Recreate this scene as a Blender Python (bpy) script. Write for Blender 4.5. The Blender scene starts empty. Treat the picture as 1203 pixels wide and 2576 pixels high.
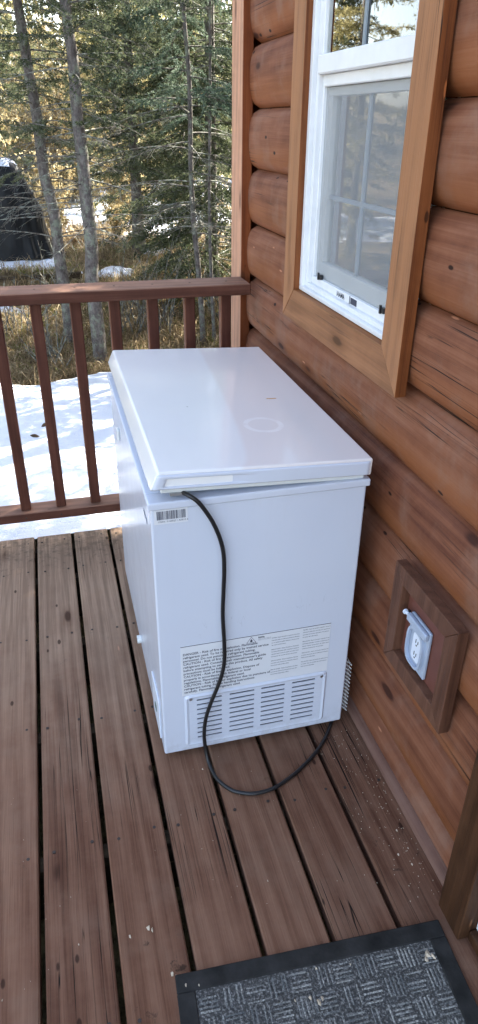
import bpy, math, random
import numpy as np
from mathutils import Vector, Matrix
R=math.radians
scene=bpy.context.scene; COL=scene.collection

# ------------------------------------------------------------------ camera, sky, sun, exposure
CAM_H=1.4913; PITCH=.511; YAW=.2633; ROLL=.0107
fw=Vector((math.sin(YAW)*math.cos(PITCH),math.cos(YAW)*math.cos(PITCH),-math.sin(PITCH)))
rt=Vector((math.cos(YAW),-math.sin(YAW),0)); up=rt.cross(fw)
r2=rt*math.cos(ROLL)+up*math.sin(ROLL); u2=-rt*math.sin(ROLL)+up*math.cos(ROLL)
cd=bpy.data.cameras.new('camera'); cam=bpy.data.objects.new('camera',cd); COL.objects.link(cam)
cam.matrix_world=Matrix(((r2.x,u2.x,-fw.x,0),(r2.y,u2.y,-fw.y,0),(r2.z,u2.z,-fw.z,CAM_H),(0,0,0,1)))
cd.sensor_fit='VERTICAL'; cd.sensor_height=36; cd.lens=36*1743.09/2576; cd.clip_start=.05; cd.clip_end=600
scene.camera=cam
SUN_EL=R(36); SUN_DIR=Vector((.80,.60,0)).normalized()          # horizontal direction TOWARDS the sun
world=bpy.data.worlds.new('World'); scene.world=world; world.use_nodes=True
wn=world.node_tree; sky=wn.nodes.new('ShaderNodeTexSky'); sky.sky_type='NISHITA'; sky.sun_disc=False
sky.sun_elevation=SUN_EL; sky.sun_rotation=math.atan2(SUN_DIR.x,SUN_DIR.y); sky.altitude=200
sky.air_density=1.0; sky.dust_density=2.0; sky.ozone_density=1.0
bw=wn.nodes.new('ShaderNodeRGBToBW'); wn.links.new(sky.outputs[0],bw.inputs[0])   # thin high haze: sky a little paler than the clear-air model
hz=wn.nodes.new('ShaderNodeMix'); hz.data_type='RGBA'; hz.inputs[0].default_value=.36
wn.links.new(sky.outputs[0],hz.inputs[6]); wn.links.new(bw.outputs[0],hz.inputs[7]); wn.links.new(hz.outputs[2],wn.nodes['Background'].inputs[0]); wn.nodes['Background'].inputs[1].default_value=.15
sd=bpy.data.lights.new('sun','SUN'); sd.energy=5.0; sd.angle=R(.5); sd.color=(1,.93,.80)
sun=bpy.data.objects.new('sun',sd); COL.objects.link(sun)
ts=(SUN_DIR*math.cos(SUN_EL)+Vector((0,0,math.sin(SUN_EL))))
sun.rotation_euler=ts.to_track_quat('Z','Y').to_euler()
vs=scene.view_settings; vs.view_transform='Standard'; vs.look='None'; vs.gamma=1; vs.exposure=2.7
scene.render.engine='CYCLES'
scene.cycles.max_bounces=8; scene.cycles.transparent_max_bounces=12

# ------------------------------------------------------------------ helpers
def col(h):
    h=[int(h[i:i+2],16)/255 for i in (0,2,4)]
    return tuple([(c/12.92 if c<=.04045 else ((c+.055)/1.055)**2.4) for c in h]+[1])
class NT:
    def __init__(s,name):
        m=bpy.data.materials.new(name); m.use_nodes=True; s.m=m; s.t=m.node_tree; s.n=s.t.nodes
        s.b=s.n['Principled BSDF']; s.out=s.n['Material Output']
    def a(s,ty,**k):
        n=s.n.new('ShaderNode'+ty)
        for q,v in k.items(): setattr(n,q,v)
        return n
    def l(s,a,b): s.t.links.new(a,b)
    def s(s_,n,i,v):
        if hasattr(v,'is_output'): s_.l(v,n.inputs[i])
        else: n.inputs[i].default_value=v
        return n
    def math(s,op,a,b=0.,c=None,clamp=False):
        n=s.a('Math',operation=op); n.use_clamp=clamp; s.s(n,0,a); s.s(n,1,b)
        if c is not None: s.s(n,2,c)
        return n.outputs[0]
    def noise(s,vec,scale=5,detail=5,rough=.55,dist=0.):
        n=s.a('TexNoise'); s.s(n,'Vector',vec); s.s(n,'Scale',scale); s.s(n,'Detail',detail); s.s(n,'Roughness',rough); s.s(n,'Distortion',dist); return n.outputs[0]
    def ramp(s,fac,stops):
        n=s.a('ValToRGB'); s.l(fac,n.inputs[0]); e=n.color_ramp.elements
        while len(e)<len(stops): e.new(.5)
        for i,(p,c) in enumerate(stops):
            e[i].position=p; e[i].color=c if len(c)==4 else (*c,1)
        return n.outputs[0]
    def fr(s,fac,a,b):   # smooth 0..1 between a and b
        n=s.a('MapRange',interpolation_type='SMOOTHSTEP'); s.s(n,0,fac); s.s(n,1,a); s.s(n,2,b); return n.outputs[0]
    def mix(s,fac,a,b,mode='MIX'):
        n=s.a('Mix',data_type='RGBA',blend_type=mode); s.s(n,0,fac)
        for i,v in ((6,a),(7,b)):
            s.s(n,i,v)
        return n.outputs[2]
    def vec(s,v,scale=(1,1,1),loc=(0,0,0)):
        n=s.a('Mapping'); s.l(v,n.inputs[0]); n.inputs['Scale'].default_value=scale; n.inputs['Location'].default_value=loc; return n.outputs[0]
    def vadd(s,a,b,op='ADD'):
        n=s.a('VectorMath',operation=op); s.s(n,0,a); s.s(n,1,b); return n.outputs[0]
    def bump(s,h,st=.3,d=.002):
        n=s.a('Bump'); s.s(n,'Strength',st); s.s(n,'Distance',d); s.l(h,n.inputs['Height']); s.l(n.outputs[0],s.b.inputs['Normal']); return n
    def obj(s): return s.a('TexCoord').outputs['Object']
def plain(name,c,rough=.5,metal=0,spec=.5,noise=0,coat=0,bump=0):
    t=NT(name); t.b.inputs['Roughness'].default_value=rough; t.b.inputs['Metallic'].default_value=metal
    t.b.inputs['Specular IOR Level'].default_value=spec; t.b.inputs['Coat Weight'].default_value=coat
    o=t.obj(); n=t.noise(o,18,6)
    c0=tuple(x*(1-noise) for x in c[:3])+(1,); c1=tuple(min(1,x*(1+noise)) for x in c[:3])+(1,)
    t.l(t.ramp(n,[(.3,c0),(.7,c1)]),t.b.inputs['Base Color'])
    if bump: t.bump(t.noise(o,150,4),bump,.001)
    return t.m
def wood(name,axis,dark,mid,light,rough=.65,knot=1.,weather=None,orange=None,per=.25,grain=1.,wdir=None,wcol=None,wamt=.8,spec=.25,endwear=None,useuv=False,bump=.35,cracks=.5,spots=None):
    t=NT(name); o=t.obj(); g=t.a('NewGeometry'); rnd=g.outputs['Random Per Island']
    off=t.a('CombineXYZ'); 
    for i in range(3): t.l(t.math('MULTIPLY',rnd,(17.,31.,47.)[i]),off.inputs[i])
    ov=t.vadd(o,off.outputs[0])
    sc=[14,14,14]; sc[axis]=.9
    big=t.noise(t.vec(ov,sc),1,4,.55,.8)
    sc=[90,90,90]; sc[axis]=2.2
    fine=t.noise(t.vec(ov,sc),1,5,.6,.3)
    patch=t.noise(ov,3.2,5,.6)
    # ring-like flame figure
    sc=[22,22,22]; sc[axis]=1.6
    wv=t.a('TexWave',wave_type='BANDS',bands_direction='DIAGONAL'); t.l(t.vec(ov,sc),wv.inputs['Vector']); wv.inputs['Scale'].default_value=.6; wv.inputs['Distortion'].default_value=7; wv.inputs['Detail'].default_value=3; wv.inputs['Detail Scale'].default_value=.6
    sc=[260,260,260]; sc[axis]=5
    vf=t.noise(t.vec(ov,sc),1,3,.6,.2); iso=t.noise(ov,7,6,.7)
    f=t.math('ADD',t.math('MULTIPLY',big,.16),t.math('ADD',t.math('MULTIPLY',fine,.20*grain),t.math('MULTIPLY',wv.outputs[0],.09*grain)))
    f=t.math('ADD',f,t.math('ADD',t.math('MULTIPLY',vf,.24*grain),t.math('MULTIPLY',iso,.30)))
    f=t.math('ADD',f,t.math('MULTIPLY',t.math('SUBTRACT',rnd,.5),per))
    c=t.ramp(f,[(.30,dark),(.48,mid),(.68,light)])
    if orange is not None:
        if useuv:
            uv=t.a('UVMap'); sp=t.a('SeparateXYZ'); t.l(uv.outputs[0],sp.inputs[0])
            # finish still fresh on the underside of each log
            k=t.math('ADD',sp.outputs[1],t.math('MULTIPLY',t.math('SUBTRACT',t.noise(t.vec(ov,(2,1.4,5)),1,4),.5),.7))
            k=t.fr(k,.62,.16)
        else: k=t.fr(patch,.45,.7)
        c=t.mix(t.math('MULTIPLY',k,.5),c,orange)
    if weather is not None:
        w=t.fr(t.noise(t.vec(ov,(5,5,5)),1.3,6,.65),.45,.72)
        c=t.mix(t.math('MULTIPLY',w,.55),c,weather)
    if spots is not None:
        w=t.fr(t.noise(ov,26,6,.7),.60,.70); w2=t.fr(t.noise(ov,2.3,3),.5,.66)
        c=t.mix(t.math('MULTIPLY',t.math('MULTIPLY',w,w2),.8),c,spots)
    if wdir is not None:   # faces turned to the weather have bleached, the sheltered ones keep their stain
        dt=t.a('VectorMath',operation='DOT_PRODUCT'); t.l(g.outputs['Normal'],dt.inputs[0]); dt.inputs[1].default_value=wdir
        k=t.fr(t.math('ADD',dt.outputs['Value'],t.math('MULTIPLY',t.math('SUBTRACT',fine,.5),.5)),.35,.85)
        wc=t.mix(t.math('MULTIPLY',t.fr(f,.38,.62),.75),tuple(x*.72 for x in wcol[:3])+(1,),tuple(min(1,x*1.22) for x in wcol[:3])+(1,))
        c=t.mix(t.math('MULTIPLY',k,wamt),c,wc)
    if endwear is not None:   # finish worn off towards the exposed outer end of the boards
        sp2=t.a('SeparateXYZ'); t.l(o,sp2.inputs[0])
        yy=t.math('ADD',sp2.outputs[1],t.math('MULTIPLY',t.math('SUBTRACT',t.noise(o,5,5,.7),.5),.9))
        k=t.fr(yy,1.0,2.45); c=t.mix(t.math('MULTIPLY',k,.75),c,t.mix(t.fr(fine,.35,.65),tuple(x*.7 for x in endwear[:3])+(1,),tuple(x*1.15 for x in endwear[:3])+(1,)))
        k=t.fr(t.math('ADD',sp2.outputs[1],t.math('MULTIPLY',t.math('SUBTRACT',t.noise(o,34,6,.75),.5),1.6)),2.35,2.75)
        c=t.mix(t.math('MULTIPLY',k,.55),c,(.045,.04,.032,1))
    # knots
    sc=[9,9,9]; sc[axis]=3.
    vo=t.a('TexVoronoi',feature='F1'); t.l(t.vec(ov,sc),vo.inputs['Vector']); vo.inputs['Scale'].default_value=1.; vo.inputs['Randomness'].default_value=1
    kd=t.math('ADD',vo.outputs['Distance'],t.math('MULTIPLY',fine,.05))
    k=t.fr(kd,.15,.085)
    c=t.mix(t.math('MULTIPLY',k,.85*knot),c,tuple(x*.22 for x in dark[:3])+(1,))
    halo=t.fr(kd,.28,.14); c=t.mix(t.math('MULTIPLY',halo,.30*knot),c,dark)
    # small dark pin knots and pale nicks
    for SC,st,th,lo,hi,cc,am in ((26,.45,.12,.0,.16,tuple(x*.25 for x in dark[:3])+(1,),.85*knot),(30,.22,.075,.84,1.,tuple(min(1,x*2.1) for x in light[:3])+(1,),.7)):
        sc=[SC]*3; sc[axis]=SC*st
        v2=t.a('TexVoronoi',feature='F1'); t.l(t.vec(t.vadd(ov,(3.3,1.7,SC)),sc),v2.inputs['Vector']); v2.inputs['Scale'].default_value=1
        se=t.a('SeparateColor'); t.l(v2.outputs['Color'],se.inputs[0])
        gate=t.math('MULTIPLY',t.math('GREATER_THAN',se.outputs[0],lo-1e-3),t.math('LESS_THAN',se.outputs[0],hi))
        kk=t.math('MULTIPLY',gate,t.fr(t.math('ADD',v2.outputs['Distance'],t.math('MULTIPLY',iso,.1)),th+.09,th+.03))
        c=t.mix(t.math('MULTIPLY',kk,min(1,am)),c,cc)
    # drying cracks
    sc=[60,60,60]; sc[axis]=.7
    cr=t.noise(t.vec(ov,sc),1,2,.5,.4); ck=t.math('MULTIPLY',t.fr(t.math('ABSOLUTE',t.math('SUBTRACT',cr,.5)),.012,.002),t.fr(t.noise(ov,1.7,2),.5,.62))
    c=t.mix(t.math('MULTIPLY',ck,cracks),c,(.01,.007,.005,1))
    t.l(c,t.b.inputs['Base Color'])
    t.l(t.math('ADD',t.math('MULTIPLY',patch,.3),rough-.15),t.b.inputs['Roughness'])
    t.b.inputs['Specular IOR Level'].default_value=spec
    h=t.math('SUBTRACT',t.math('ADD',t.math('ADD',fine,vf),t.math('MULTIPLY',wv.outputs[0],.3)),t.math('ADD',t.math('MULTIPLY',ck,1.5),t.math('MULTIPLY',k,.5)))
    t.bump(h,bump,.0015)
    return t.m

class MB:
    def __init__(s,o=(0,0,0)): s.v=[]; s.f=[]; s.uv=[]; s.o=Vector(o)
    def add(s,vs,fs,uvs=None):
        b=len(s.v); s.v+= [tuple(v) for v in vs]; s.f+=[tuple(b+i for i in f) for f in fs]
        if uvs: s.uv+=uvs
    def box(s,x0,x1,y0,y1,z0,z1,M=None,ch=0):
        if x1<x0:x0,x1=x1,x0
        if y1<y0:y0,y1=y1,y0
        if z1<z0:z0,z1=z1,z0
        if ch<=0:
            P=[(x,y,z) for x in (x0,x1) for y in (y0,y1) for z in (z0,z1)]
            F=[(0,1,3,2),(4,6,7,5),(0,4,5,1),(2,3,7,6),(0,2,6,4),(1,5,7,3)]
        else:
            P=[];idx={}
            for i,x in enumerate((x0,x1)):
                for j,y in enumerate((y0,y1)):
                    for k,z in enumerate((z0,z1)):
                        sx,sy,sz=(ch if i==0 else -ch),(ch if j==0 else -ch),(ch if k==0 else -ch)
                        for a in range(3):
                            idx[(i,j,k,a)]=len(P)
                            P.append((x+(0 if a==0 else sx),y+(0 if a==1 else sy),z+(0 if a==2 else sz)))
            F=[]
            def q(l):F.append(tuple(l))
            for i in (0,1):
                q([idx[(i,j,k,0)] for j,k in ((0,0),(0,1),(1,1),(1,0))][::(1 if i==0 else -1)])
                q([idx[(j,i,k,1)] for j,k in ((0,0),(1,0),(1,1),(0,1))][::(1 if i==0 else -1)])
                q([idx[(j,k,i,2)] for j,k in ((0,0),(0,1),(1,1),(1,0))][::(1 if i==0 else -1)])
            for a,b in ((0,0),(0,1),(1,0),(1,1)):
                # edges along z between faces x and y ; etc.
                e=[idx[(a,b,0,0)],idx[(a,b,0,1)],idx[(a,b,1,1)],idx[(a,b,1,0)]]; q(e)
                e=[idx[(a,0,b,0)],idx[(a,0,b,2)],idx[(a,1,b,2)],idx[(a,1,b,0)]]; q(e)
                e=[idx[(0,a,b,1)],idx[(0,a,b,2)],idx[(1,a,b,2)],idx[(1,a,b,1)]]; q(e)
            for i in (0,1):
                for j in (0,1):
                    for k in (0,1): q([idx[(i,j,k,0)],idx[(i,j,k,1)],idx[(i,j,k,2)]])
        if M is not None: P=[tuple(M@Vector(p)) for p in P]
        s.add(P,F)
    def prism(s,poly,axis,a,b,M=None):   # poly: 2D points in the two other axes (cyclic order), extruded a->b
        n=len(poly);P=[]
        for w in (a,b):
            for p in poly:
                q=list(p); q.insert(axis,w); P.append(tuple(q))
        F=[tuple(range(n))[::-1],tuple(range(n,2*n))]+[(i,(i+1)%n,n+(i+1)%n,n+i) for i in range(n)]
        if M is not None: P=[tuple(M@Vector(p)) for p in P]
        s.add(P,F)
    def tube(s,pts,r,n=8,caps=True):
        pts=[Vector(p) for p in pts]; m=len(pts); rs=r if hasattr(r,'__len__') else [r]*m
        P=[];F=[]; pu=None
        for i,p in enumerate(pts):
            d=(pts[min(i+1,m-1)]-pts[max(i-1,0)]).normalized()
            if pu is None: pu=d.orthogonal().normalized()
            pu=(pu-d*pu.dot(d)).normalized(); w=d.cross(pu)
            for k in range(n):
                a=2*math.pi*k/n; P.append(tuple(p+(pu*math.cos(a)+w*math.sin(a))*rs[i]))
        for i in range(m-1):
            for k in range(n): F.append((i*n+k,i*n+(k+1)%n,(i+1)*n+(k+1)%n,(i+1)*n+k))
        if caps: F+=[tuple(range(n))[::-1],tuple(range((m-1)*n,m*n))]
        s.add(P,F)
    def build(s,name,mat,parent=None,smooth=False,fixn=True,bevel=0,origin=None,autosmooth=False):
        o=s.o if origin is None else Vector(origin)
        me=bpy.data.meshes.new(name); me.from_pydata([(v[0]-o.x,v[1]-o.y,v[2]-o.z) for v in s.v],[],s.f)
        if s.uv:
            u=me.uv_layers.new(name='UVMap'); 
            for p in me.polygons:
                for li in p.loop_indices: u.data[li].uv=s.uv[me.loops[li].vertex_index]
        if fixn:
            import bmesh
            bm=bmesh.new(); bm.from_mesh(me); bmesh.ops.recalc_face_normals(bm,faces=bm.faces); bm.to_mesh(me); bm.free()
        if smooth: me.polygons.foreach_set('use_smooth',[True]*len(me.polygons))
        if mat: me.materials.append(mat)
        ob=bpy.data.objects.new(name,me); COL.objects.link(ob)
        if parent is not None: ob.parent=parent
        else: ob.location=o
        if bevel:
            b=ob.modifiers.new('bevel','BEVEL'); b.width=bevel; b.segments=3; b.limit_method='ANGLE'; b.angle_limit=R(40); b.harden_normals=False
            me.polygons.foreach_set('use_smooth',[True]*len(me.polygons))
            w=ob.modifiers.new('wn','WEIGHTED_NORMAL'); w.keep_sharp=False
        return ob
def npmesh(name,V,F,mat,parent=None,cols=None,loc=(0,0,0),smooth=False):   # V (n,3), F (m,4)
    me=bpy.data.meshes.new(name); V=np.asarray(V,np.float32); F=np.asarray(F,np.int32)
    me.vertices.add(len(V)); me.vertices.foreach_set('co',V.ravel())
    me.loops.add(F.size); me.loops.foreach_set('vertex_index',F.ravel())
    me.polygons.add(len(F)); me.polygons.foreach_set('loop_start',np.arange(0,F.size,F.shape[1],dtype=np.int32))
    me.update(calc_edges=True)
    if cols is not None:
        a=me.attributes.new('tone','FLOAT','POINT'); a.data.foreach_set('value',np.asarray(cols,np.float32))
    if smooth: me.polygons.foreach_set('use_smooth',np.ones(len(F),bool))
    me.materials.append(mat)
    ob=bpy.data.objects.new(name,me); COL.objects.link(ob)
    if parent is not None: ob.parent=parent
    else: ob.location=loc
    return ob
def empty(name,loc,label,cat,group=None):
    e=bpy.data.objects.new(name,None); COL.objects.link(e); e.location=loc; e.empty_display_size=.1
    e['label']=label; e['category']=cat
    if group: e['group']=group
    return e
def tag(o,label=None,cat=None,group=None,kind=None):
    if label:o['label']=label
    if cat:o['category']=cat
    if group:o['group']=group
    if kind:o['kind']=kind
    return o
def text_mesh(txt,size,M,origin,bold=0,align='LEFT'):
    cu=bpy.data.curves.new('t','FONT'); cu.body=txt; cu.size=size; cu.space_line=1; cu.align_x=align; cu.offset=bold; cu.resolution_u=2
    o=bpy.data.objects.new('t',cu); COL.objects.link(o); bpy.context.view_layer.update()
    me=bpy.data.meshes.new_from_object(o.evaluated_get(bpy.context.evaluated_depsgraph_get()))
    vs=[tuple(M@v.co) for v in me.vertices]; fs=[tuple(p.vertices) for p in me.polygons]
    bpy.data.objects.remove(o); bpy.data.curves.remove(cu); bpy.data.meshes.remove(me)
    return vs,fs
from mathutils import noise as mn
def sn(x,y,s=1.,z=0.): return mn.noise(Vector((x*s,y*s,z)))

# ------------------------------------------------------------------ materials
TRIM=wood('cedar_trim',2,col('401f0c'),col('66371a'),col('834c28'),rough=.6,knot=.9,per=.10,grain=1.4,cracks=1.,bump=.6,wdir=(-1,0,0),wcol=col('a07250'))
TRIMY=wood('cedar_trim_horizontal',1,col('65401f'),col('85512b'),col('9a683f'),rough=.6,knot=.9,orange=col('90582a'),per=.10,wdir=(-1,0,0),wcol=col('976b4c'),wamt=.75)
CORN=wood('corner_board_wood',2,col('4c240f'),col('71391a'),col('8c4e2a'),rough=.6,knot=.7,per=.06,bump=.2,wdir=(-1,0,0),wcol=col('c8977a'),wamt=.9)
LOGM=wood('log_siding',1,col('582f1f'),col('7e4f38'),col('966850'),rough=.7,knot=1.3,weather=col('8a6b5b'),orange=col('95592f'),per=.10,useuv=True,bump=.4,cracks=1.,grain=.9)
OUTW=wood('outlet_trim_wood',2,col('442a1e'),col('614030'),col('755240'),rough=.65,knot=.4,per=.10)
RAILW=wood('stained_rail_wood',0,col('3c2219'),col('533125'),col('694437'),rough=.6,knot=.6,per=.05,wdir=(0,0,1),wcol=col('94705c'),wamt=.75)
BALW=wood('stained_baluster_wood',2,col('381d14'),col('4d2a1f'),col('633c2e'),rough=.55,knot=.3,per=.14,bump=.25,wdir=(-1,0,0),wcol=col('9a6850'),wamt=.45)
DECKW=wood('deck_board_wood',1,col('47291c'),col('6a4938'),col('85634f'),rough=.85,knot=.9,weather=col('7c6150'),per=.12,spots=col('2c2018'),cracks=1.,bump=.6,grain=1.2,spec=.2,endwear=col('a68e78'))
DOORW=wood('dark_door_casing_wood',2,col('241509'),col('432a19'),col('5a3c28'),rough=.6,knot=.6,per=.05,bump=.6,cracks=.9)
SHOE=wood('shoe_moulding_wood',1,col('5c4034'),col('74564a'),col('86685a'),rough=.7,knot=.2,per=.05)
PLANK=wood('old_plank_wood',0,col('2a2119'),col('3b3024'),col('574a38'),rough=.8,per=.1)
VINYL=plain('white_vinyl',col('e2e4e6'),.35,noise=.04)
GASK=plain('freezer_liner_white',col('d8dcdc'),.45,noise=.05)
GREY=plain('grey_sash',col('c2c4c2'),.5,noise=.05)
BLACK=plain('black_plastic',(.012,.012,.013,1),.38,noise=.2)
BLACKR=plain('black_rubber',(.026,.025,.024,1),.9,spec=.15,noise=.5,bump=.6)
INK=plain('printed_ink',col('3a3d4c'),.5)
INK2=plain('printed_ink_small',col('71747f'),.5)
PAPER=plain('label_paper',col('dddfe4'),.4,noise=.02)
METAL=plain('zinc',(.55,.56,.58,1),.35,metal=.9,noise=.1)
PLATE=plain('grey_outlet_plastic',col('a9b4c6'),.35,noise=.1)
PLATEW=plain('white_outlet_plastic',col('dfe6f2'),.3,noise=.05)
PANELM=plain('painted_outlet_panel',col('6b3f34'),.6,noise=.12,bump=.2)
def white_enamel():
    t=NT('white_enamel'); o=t.obj(); n=t.noise(o,2.2,3)
    c=t.ramp(n,[(.3,col('ccd2e0')),(.7,col('d2d7e3'))])
    sp=t.fr(t.noise(t.vec(o,(1,1,1)),70,3,.5),.775,.80); c=t.mix(t.math('MULTIPLY',sp,.5),c,col('8f8778'))
    du=t.math('MULTIPLY',t.fr(t.noise(t.vec(o,(7,7,1.6)),2.2,6,.7),.5,.75),.05); c=t.mix(du,c,col('a59d92'))
    s3=t.a('SeparateXYZ'); t.l(o,s3.inputs[0]); low=t.math('MULTIPLY',t.fr(s3.outputs[2],.10,.0),t.fr(t.noise(o,30,6,.7),.42,.6)); c=t.mix(t.math('MULTIPLY',low,.22),c,col('8b7a6c'))
    sc_=t.noise(t.vec(o,(60,60,9)),1,2); sk=t.math('MULTIPLY',t.fr(t.math('ABSOLUTE',t.math('SUBTRACT',sc_,.5)),.006,.002),t.fr(t.noise(o,6,2),.6,.7)); c=t.mix(t.math('MULTIPLY',sk,.22),c,col('77777a'))
    t.l(t.math('ADD',t.math('MULTIPLY',t.noise(o,11,5,.7),.14),.17),t.b.inputs['Roughness'])
    t.l(c,t.b.inputs['Base Color'])
    t.b.inputs['Specular IOR Level'].default_value=.55
    t.bump(t.math('ADD',t.noise(o,420,2),t.math('MULTIPLY',t.noise(o,5,2),6)),.05,.0012)
    return t.m
ENAM=white_enamel()
def lid_enamel():
    t=NT('lid_enamel'); o=t.obj(); n=t.noise(o,2.,3)
    c=t.ramp(n,[(.3,col('ecedee')),(.7,col('f2f1f0'))])
    sp=t.fr(t.noise(o,55,3,.5),.77,.80); c=t.mix(t.math('MULTIPLY',sp,.6),c,col('8f8778'))
    # warm reflection of the wall painted into one side of the lid, curved edge
    s=t.a('SeparateXYZ'); t.l(o,s.inputs[0])
    x,y=s.outputs[0],s.outputs[1]
    yy=t.math('SUBTRACT',y,.0); bx=t.math('ADD',t.math('MULTIPLY',t.math('POWER',t.math('MULTIPLY',yy,1.),.5),.10),.20)
    w=t.fr(t.math('SUBTRACT',x,bx),-.006,.012); c=t.mix(t.math('MULTIPLY',w,.7),c,col('e9e0dc'))
    # white ring left by a cup
    dx=t.math('SUBTRACT',x,.318); dy=t.math('SUBTRACT',y,.225)
    d=t.math('SQRT',t.math('ADD',t.math('MULTIPLY',dx,dx),t.math('MULTIPLY',dy,dy)))
    ring=t.fr(t.math('ABSOLUTE',t.math('SUBTRACT',d,.044)),.009,.004)
    c=t.mix(t.math('MULTIPLY',t.math('MULTIPLY',ring,t.fr(t.noise(o,20,3),.3,.55)),.45),c,col('ffffff'))
    # small rust streak
    rx=t.math('ABSOLUTE',t.math('SUBTRACT',x,.395)); ry=t.math('ABSOLUTE',t.math('SUBTRACT',t.math('ADD',y,t.math('MULTIPLY',t.noise(o,60,2),.006)),.411))
    ru=t.math('MULTIPLY',t.fr(rx,.016,.012),t.fr(ry,.004,.002)); c=t.mix(t.math('MULTIPLY',ru,.85),c,col('c89438'))
    t.l(c,t.b.inputs['Base Color']); t.b.inputs['Roughness'].default_value=.22; t.b.inputs['Coat Weight'].default_value=.6; t.b.inputs['Coat Roughness'].default_value=.08
    t.bump(t.math('ADD',t.noise(o,600,2),t.math('MULTIPLY',t.noise(o,7,2),7)),.06,.0012)
    return t.m
LIDM=lid_enamel()
def snow_mat():
    t=NT('snow'); o=t.obj()
    c=t.ramp(t.noise(o,1.4,6,.6),[(.3,(.66,.71,.80,1)),(.7,(.76,.80,.88,1))])
    d=t.fr(t.noise(o,38,5,.7),.69,.76); c=t.mix(t.math('MULTIPLY',d,.4),c,(.42,.44,.47,1))
    t.l(c,t.b.inputs['Base Color']); t.b.inputs['Roughness'].default_value=.6
    t.b.inputs['Subsurface Weight'].default_value=.15; t.b.inputs['Subsurface Radius'].default_value=(.02,.03,.05)
    t.bump(t.math('ADD',t.noise(o,14,6,.65),t.math('MULTIPLY',t.noise(o,90,3),.3)),.5,.03)
    return t.m
SNOW=snow_mat()
def ground_mat():
    t=NT('forest_floor'); o=t.obj()
    c=t.ramp(t.noise(o,9,8,.7),[(.3,(.035,.022,.012,1)),(.45,(.12,.08,.04,1)),(.55,(.26,.19,.095,1)),(.7,(.42,.32,.17,1))])
    m=t.fr(t.noise(o,1.7,4),.5,.65); c=t.mix(t.math('MULTIPLY',m,.6),c,(.09,.11,.02,1))
    g=t.fr(t.a('SeparateXYZ').inputs[0].links and 0 or 0,0,1) if False else None
    t.l(c,t.b.inputs['Base Color']); t.b.inputs['Roughness'].default_value=.95
    t.bump(t.noise(o,30,8,.75),1,.05)
    return t.m
GROUND=ground_mat()
def leafmat(name,c0,c1,c2,trans=.35,rough=.7):
    t=NT(name); g=t.a('NewGeometry'); a=t.a('Attribute'); a.attribute_name='tone'
    oi=t.a('ObjectInfo')
    f=t.math('ADD',t.math('MULTIPLY',a.outputs['Fac'],.8),t.math('MULTIPLY',oi.outputs['Random'],.2))
    c=t.ramp(f,[(.1,c0),(.5,c1),(.9,c2)])
    t.l(c,t.b.inputs['Base Color']); t.b.inputs['Roughness'].default_value=rough; t.b.inputs['Specular IOR Level'].default_value=.2
    tr=t.a('BsdfTranslucent'); t.l(c,tr.inputs[0]); mx=t.a('MixShader'); mx.inputs[0].default_value=trans
    t.l(t.b.outputs[0],mx.inputs[1]); t.l(tr.outputs[0],mx.inputs[2]); t.l(mx.outputs[0],t.out.inputs[0])
    return t.m
NEEDLE=leafmat('spruce_needles',(.018,.027,.014,1),(.06,.08,.042,1),(.18,.20,.11,1),.4)
NEEDLEB=leafmat('blue_green_needles',(.03,.05,.033,1),(.085,.13,.085,1),(.24,.30,.22,1),.3)
NEEDLEY=leafmat('sunny_needles',(.06,.06,.02,1),(.24,.22,.09,1),(.54,.48,.26,1),.5)
DRYLEAF=leafmat('dry_golden_leaves',(.10,.06,.025,1),(.40,.31,.15,1),(.74,.66,.42,1),.5)
GRASSM=leafmat('dry_grass',(.05,.028,.014,1),(.36,.26,.14,1),(.88,.77,.54,1),.45)
MOSSM=leafmat('green_moss_tufts',(.04,.05,.01,1),(.15,.18,.03,1),(.34,.36,.09,1),.3)
def bark():
    t=NT('grey_bark'); o=t.obj(); n=t.noise(t.vec(o,(26,26,15)),1,8,.75)
    c=t.ramp(n,[(.3,(.035,.028,.024,1)),(.5,(.13,.11,.10,1)),(.72,(.26,.24,.22,1))])
    li=t.fr(t.noise(o,13,6,.75),.50,.60); c=t.mix(t.math('MULTIPLY',li,.7),c,(.24,.27,.20,1))
    t.l(c,t.b.inputs['Base Color']); t.b.inputs['Roughness'].default_value=.9; t.bump(n,1,.02); return t.m
BARK=bark()
def twigm():
    t=NT('lichen_twigs'); o=t.obj(); c=t.ramp(t.noise(o,25,3),[(.35,(.07,.055,.045,1)),(.5,(.17,.16,.14,1)),(.65,(.27,.30,.25,1))])
    t.l(c,t.b.inputs['Base Color']); t.b.inputs['Roughness'].default_value=.9; return t.m
TWIG=twigm()
def cover_mat():
    t=NT('black_cover_fabric'); o=t.obj()
    t.l(t.ramp(t.noise(o,4,6,.7),[(.35,(.0035,.004,.005,1)),(.7,(.008,.009,.011,1))]),t.b.inputs['Base Color'])
    t.b.inputs['Roughness'].default_value=.5; t.b.inputs['Specular IOR Level'].default_value=.25; t.bump(t.noise(t.vec(o,(4,4,1.6)),1.2,2),.6,.06); return t.m
COVER=cover_mat()
def glass(name,tint=(.9,.95,.95,1)):
    t=NT(name); t.n.remove(t.b)
    tr=t.a('BsdfTransparent'); tr.inputs[0].default_value=tint; gl=t.a('BsdfGlossy'); gl.inputs['Roughness'].default_value=.015; gl.inputs[0].default_value=(1,1,1,1)
    fr=t.a('Fresnel'); fr.inputs[0].default_value=1.62; f=t.math('MULTIPLY',fr.outputs[0],1.9,clamp=True)
    mx=t.a('MixShader'); t.l(f,mx.inputs[0]); t.l(tr.outputs[0],mx.inputs[1]); t.l(gl.outputs[0],mx.inputs[2]); t.l(mx.outputs[0],t.out.inputs[0])
    return t.m
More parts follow.
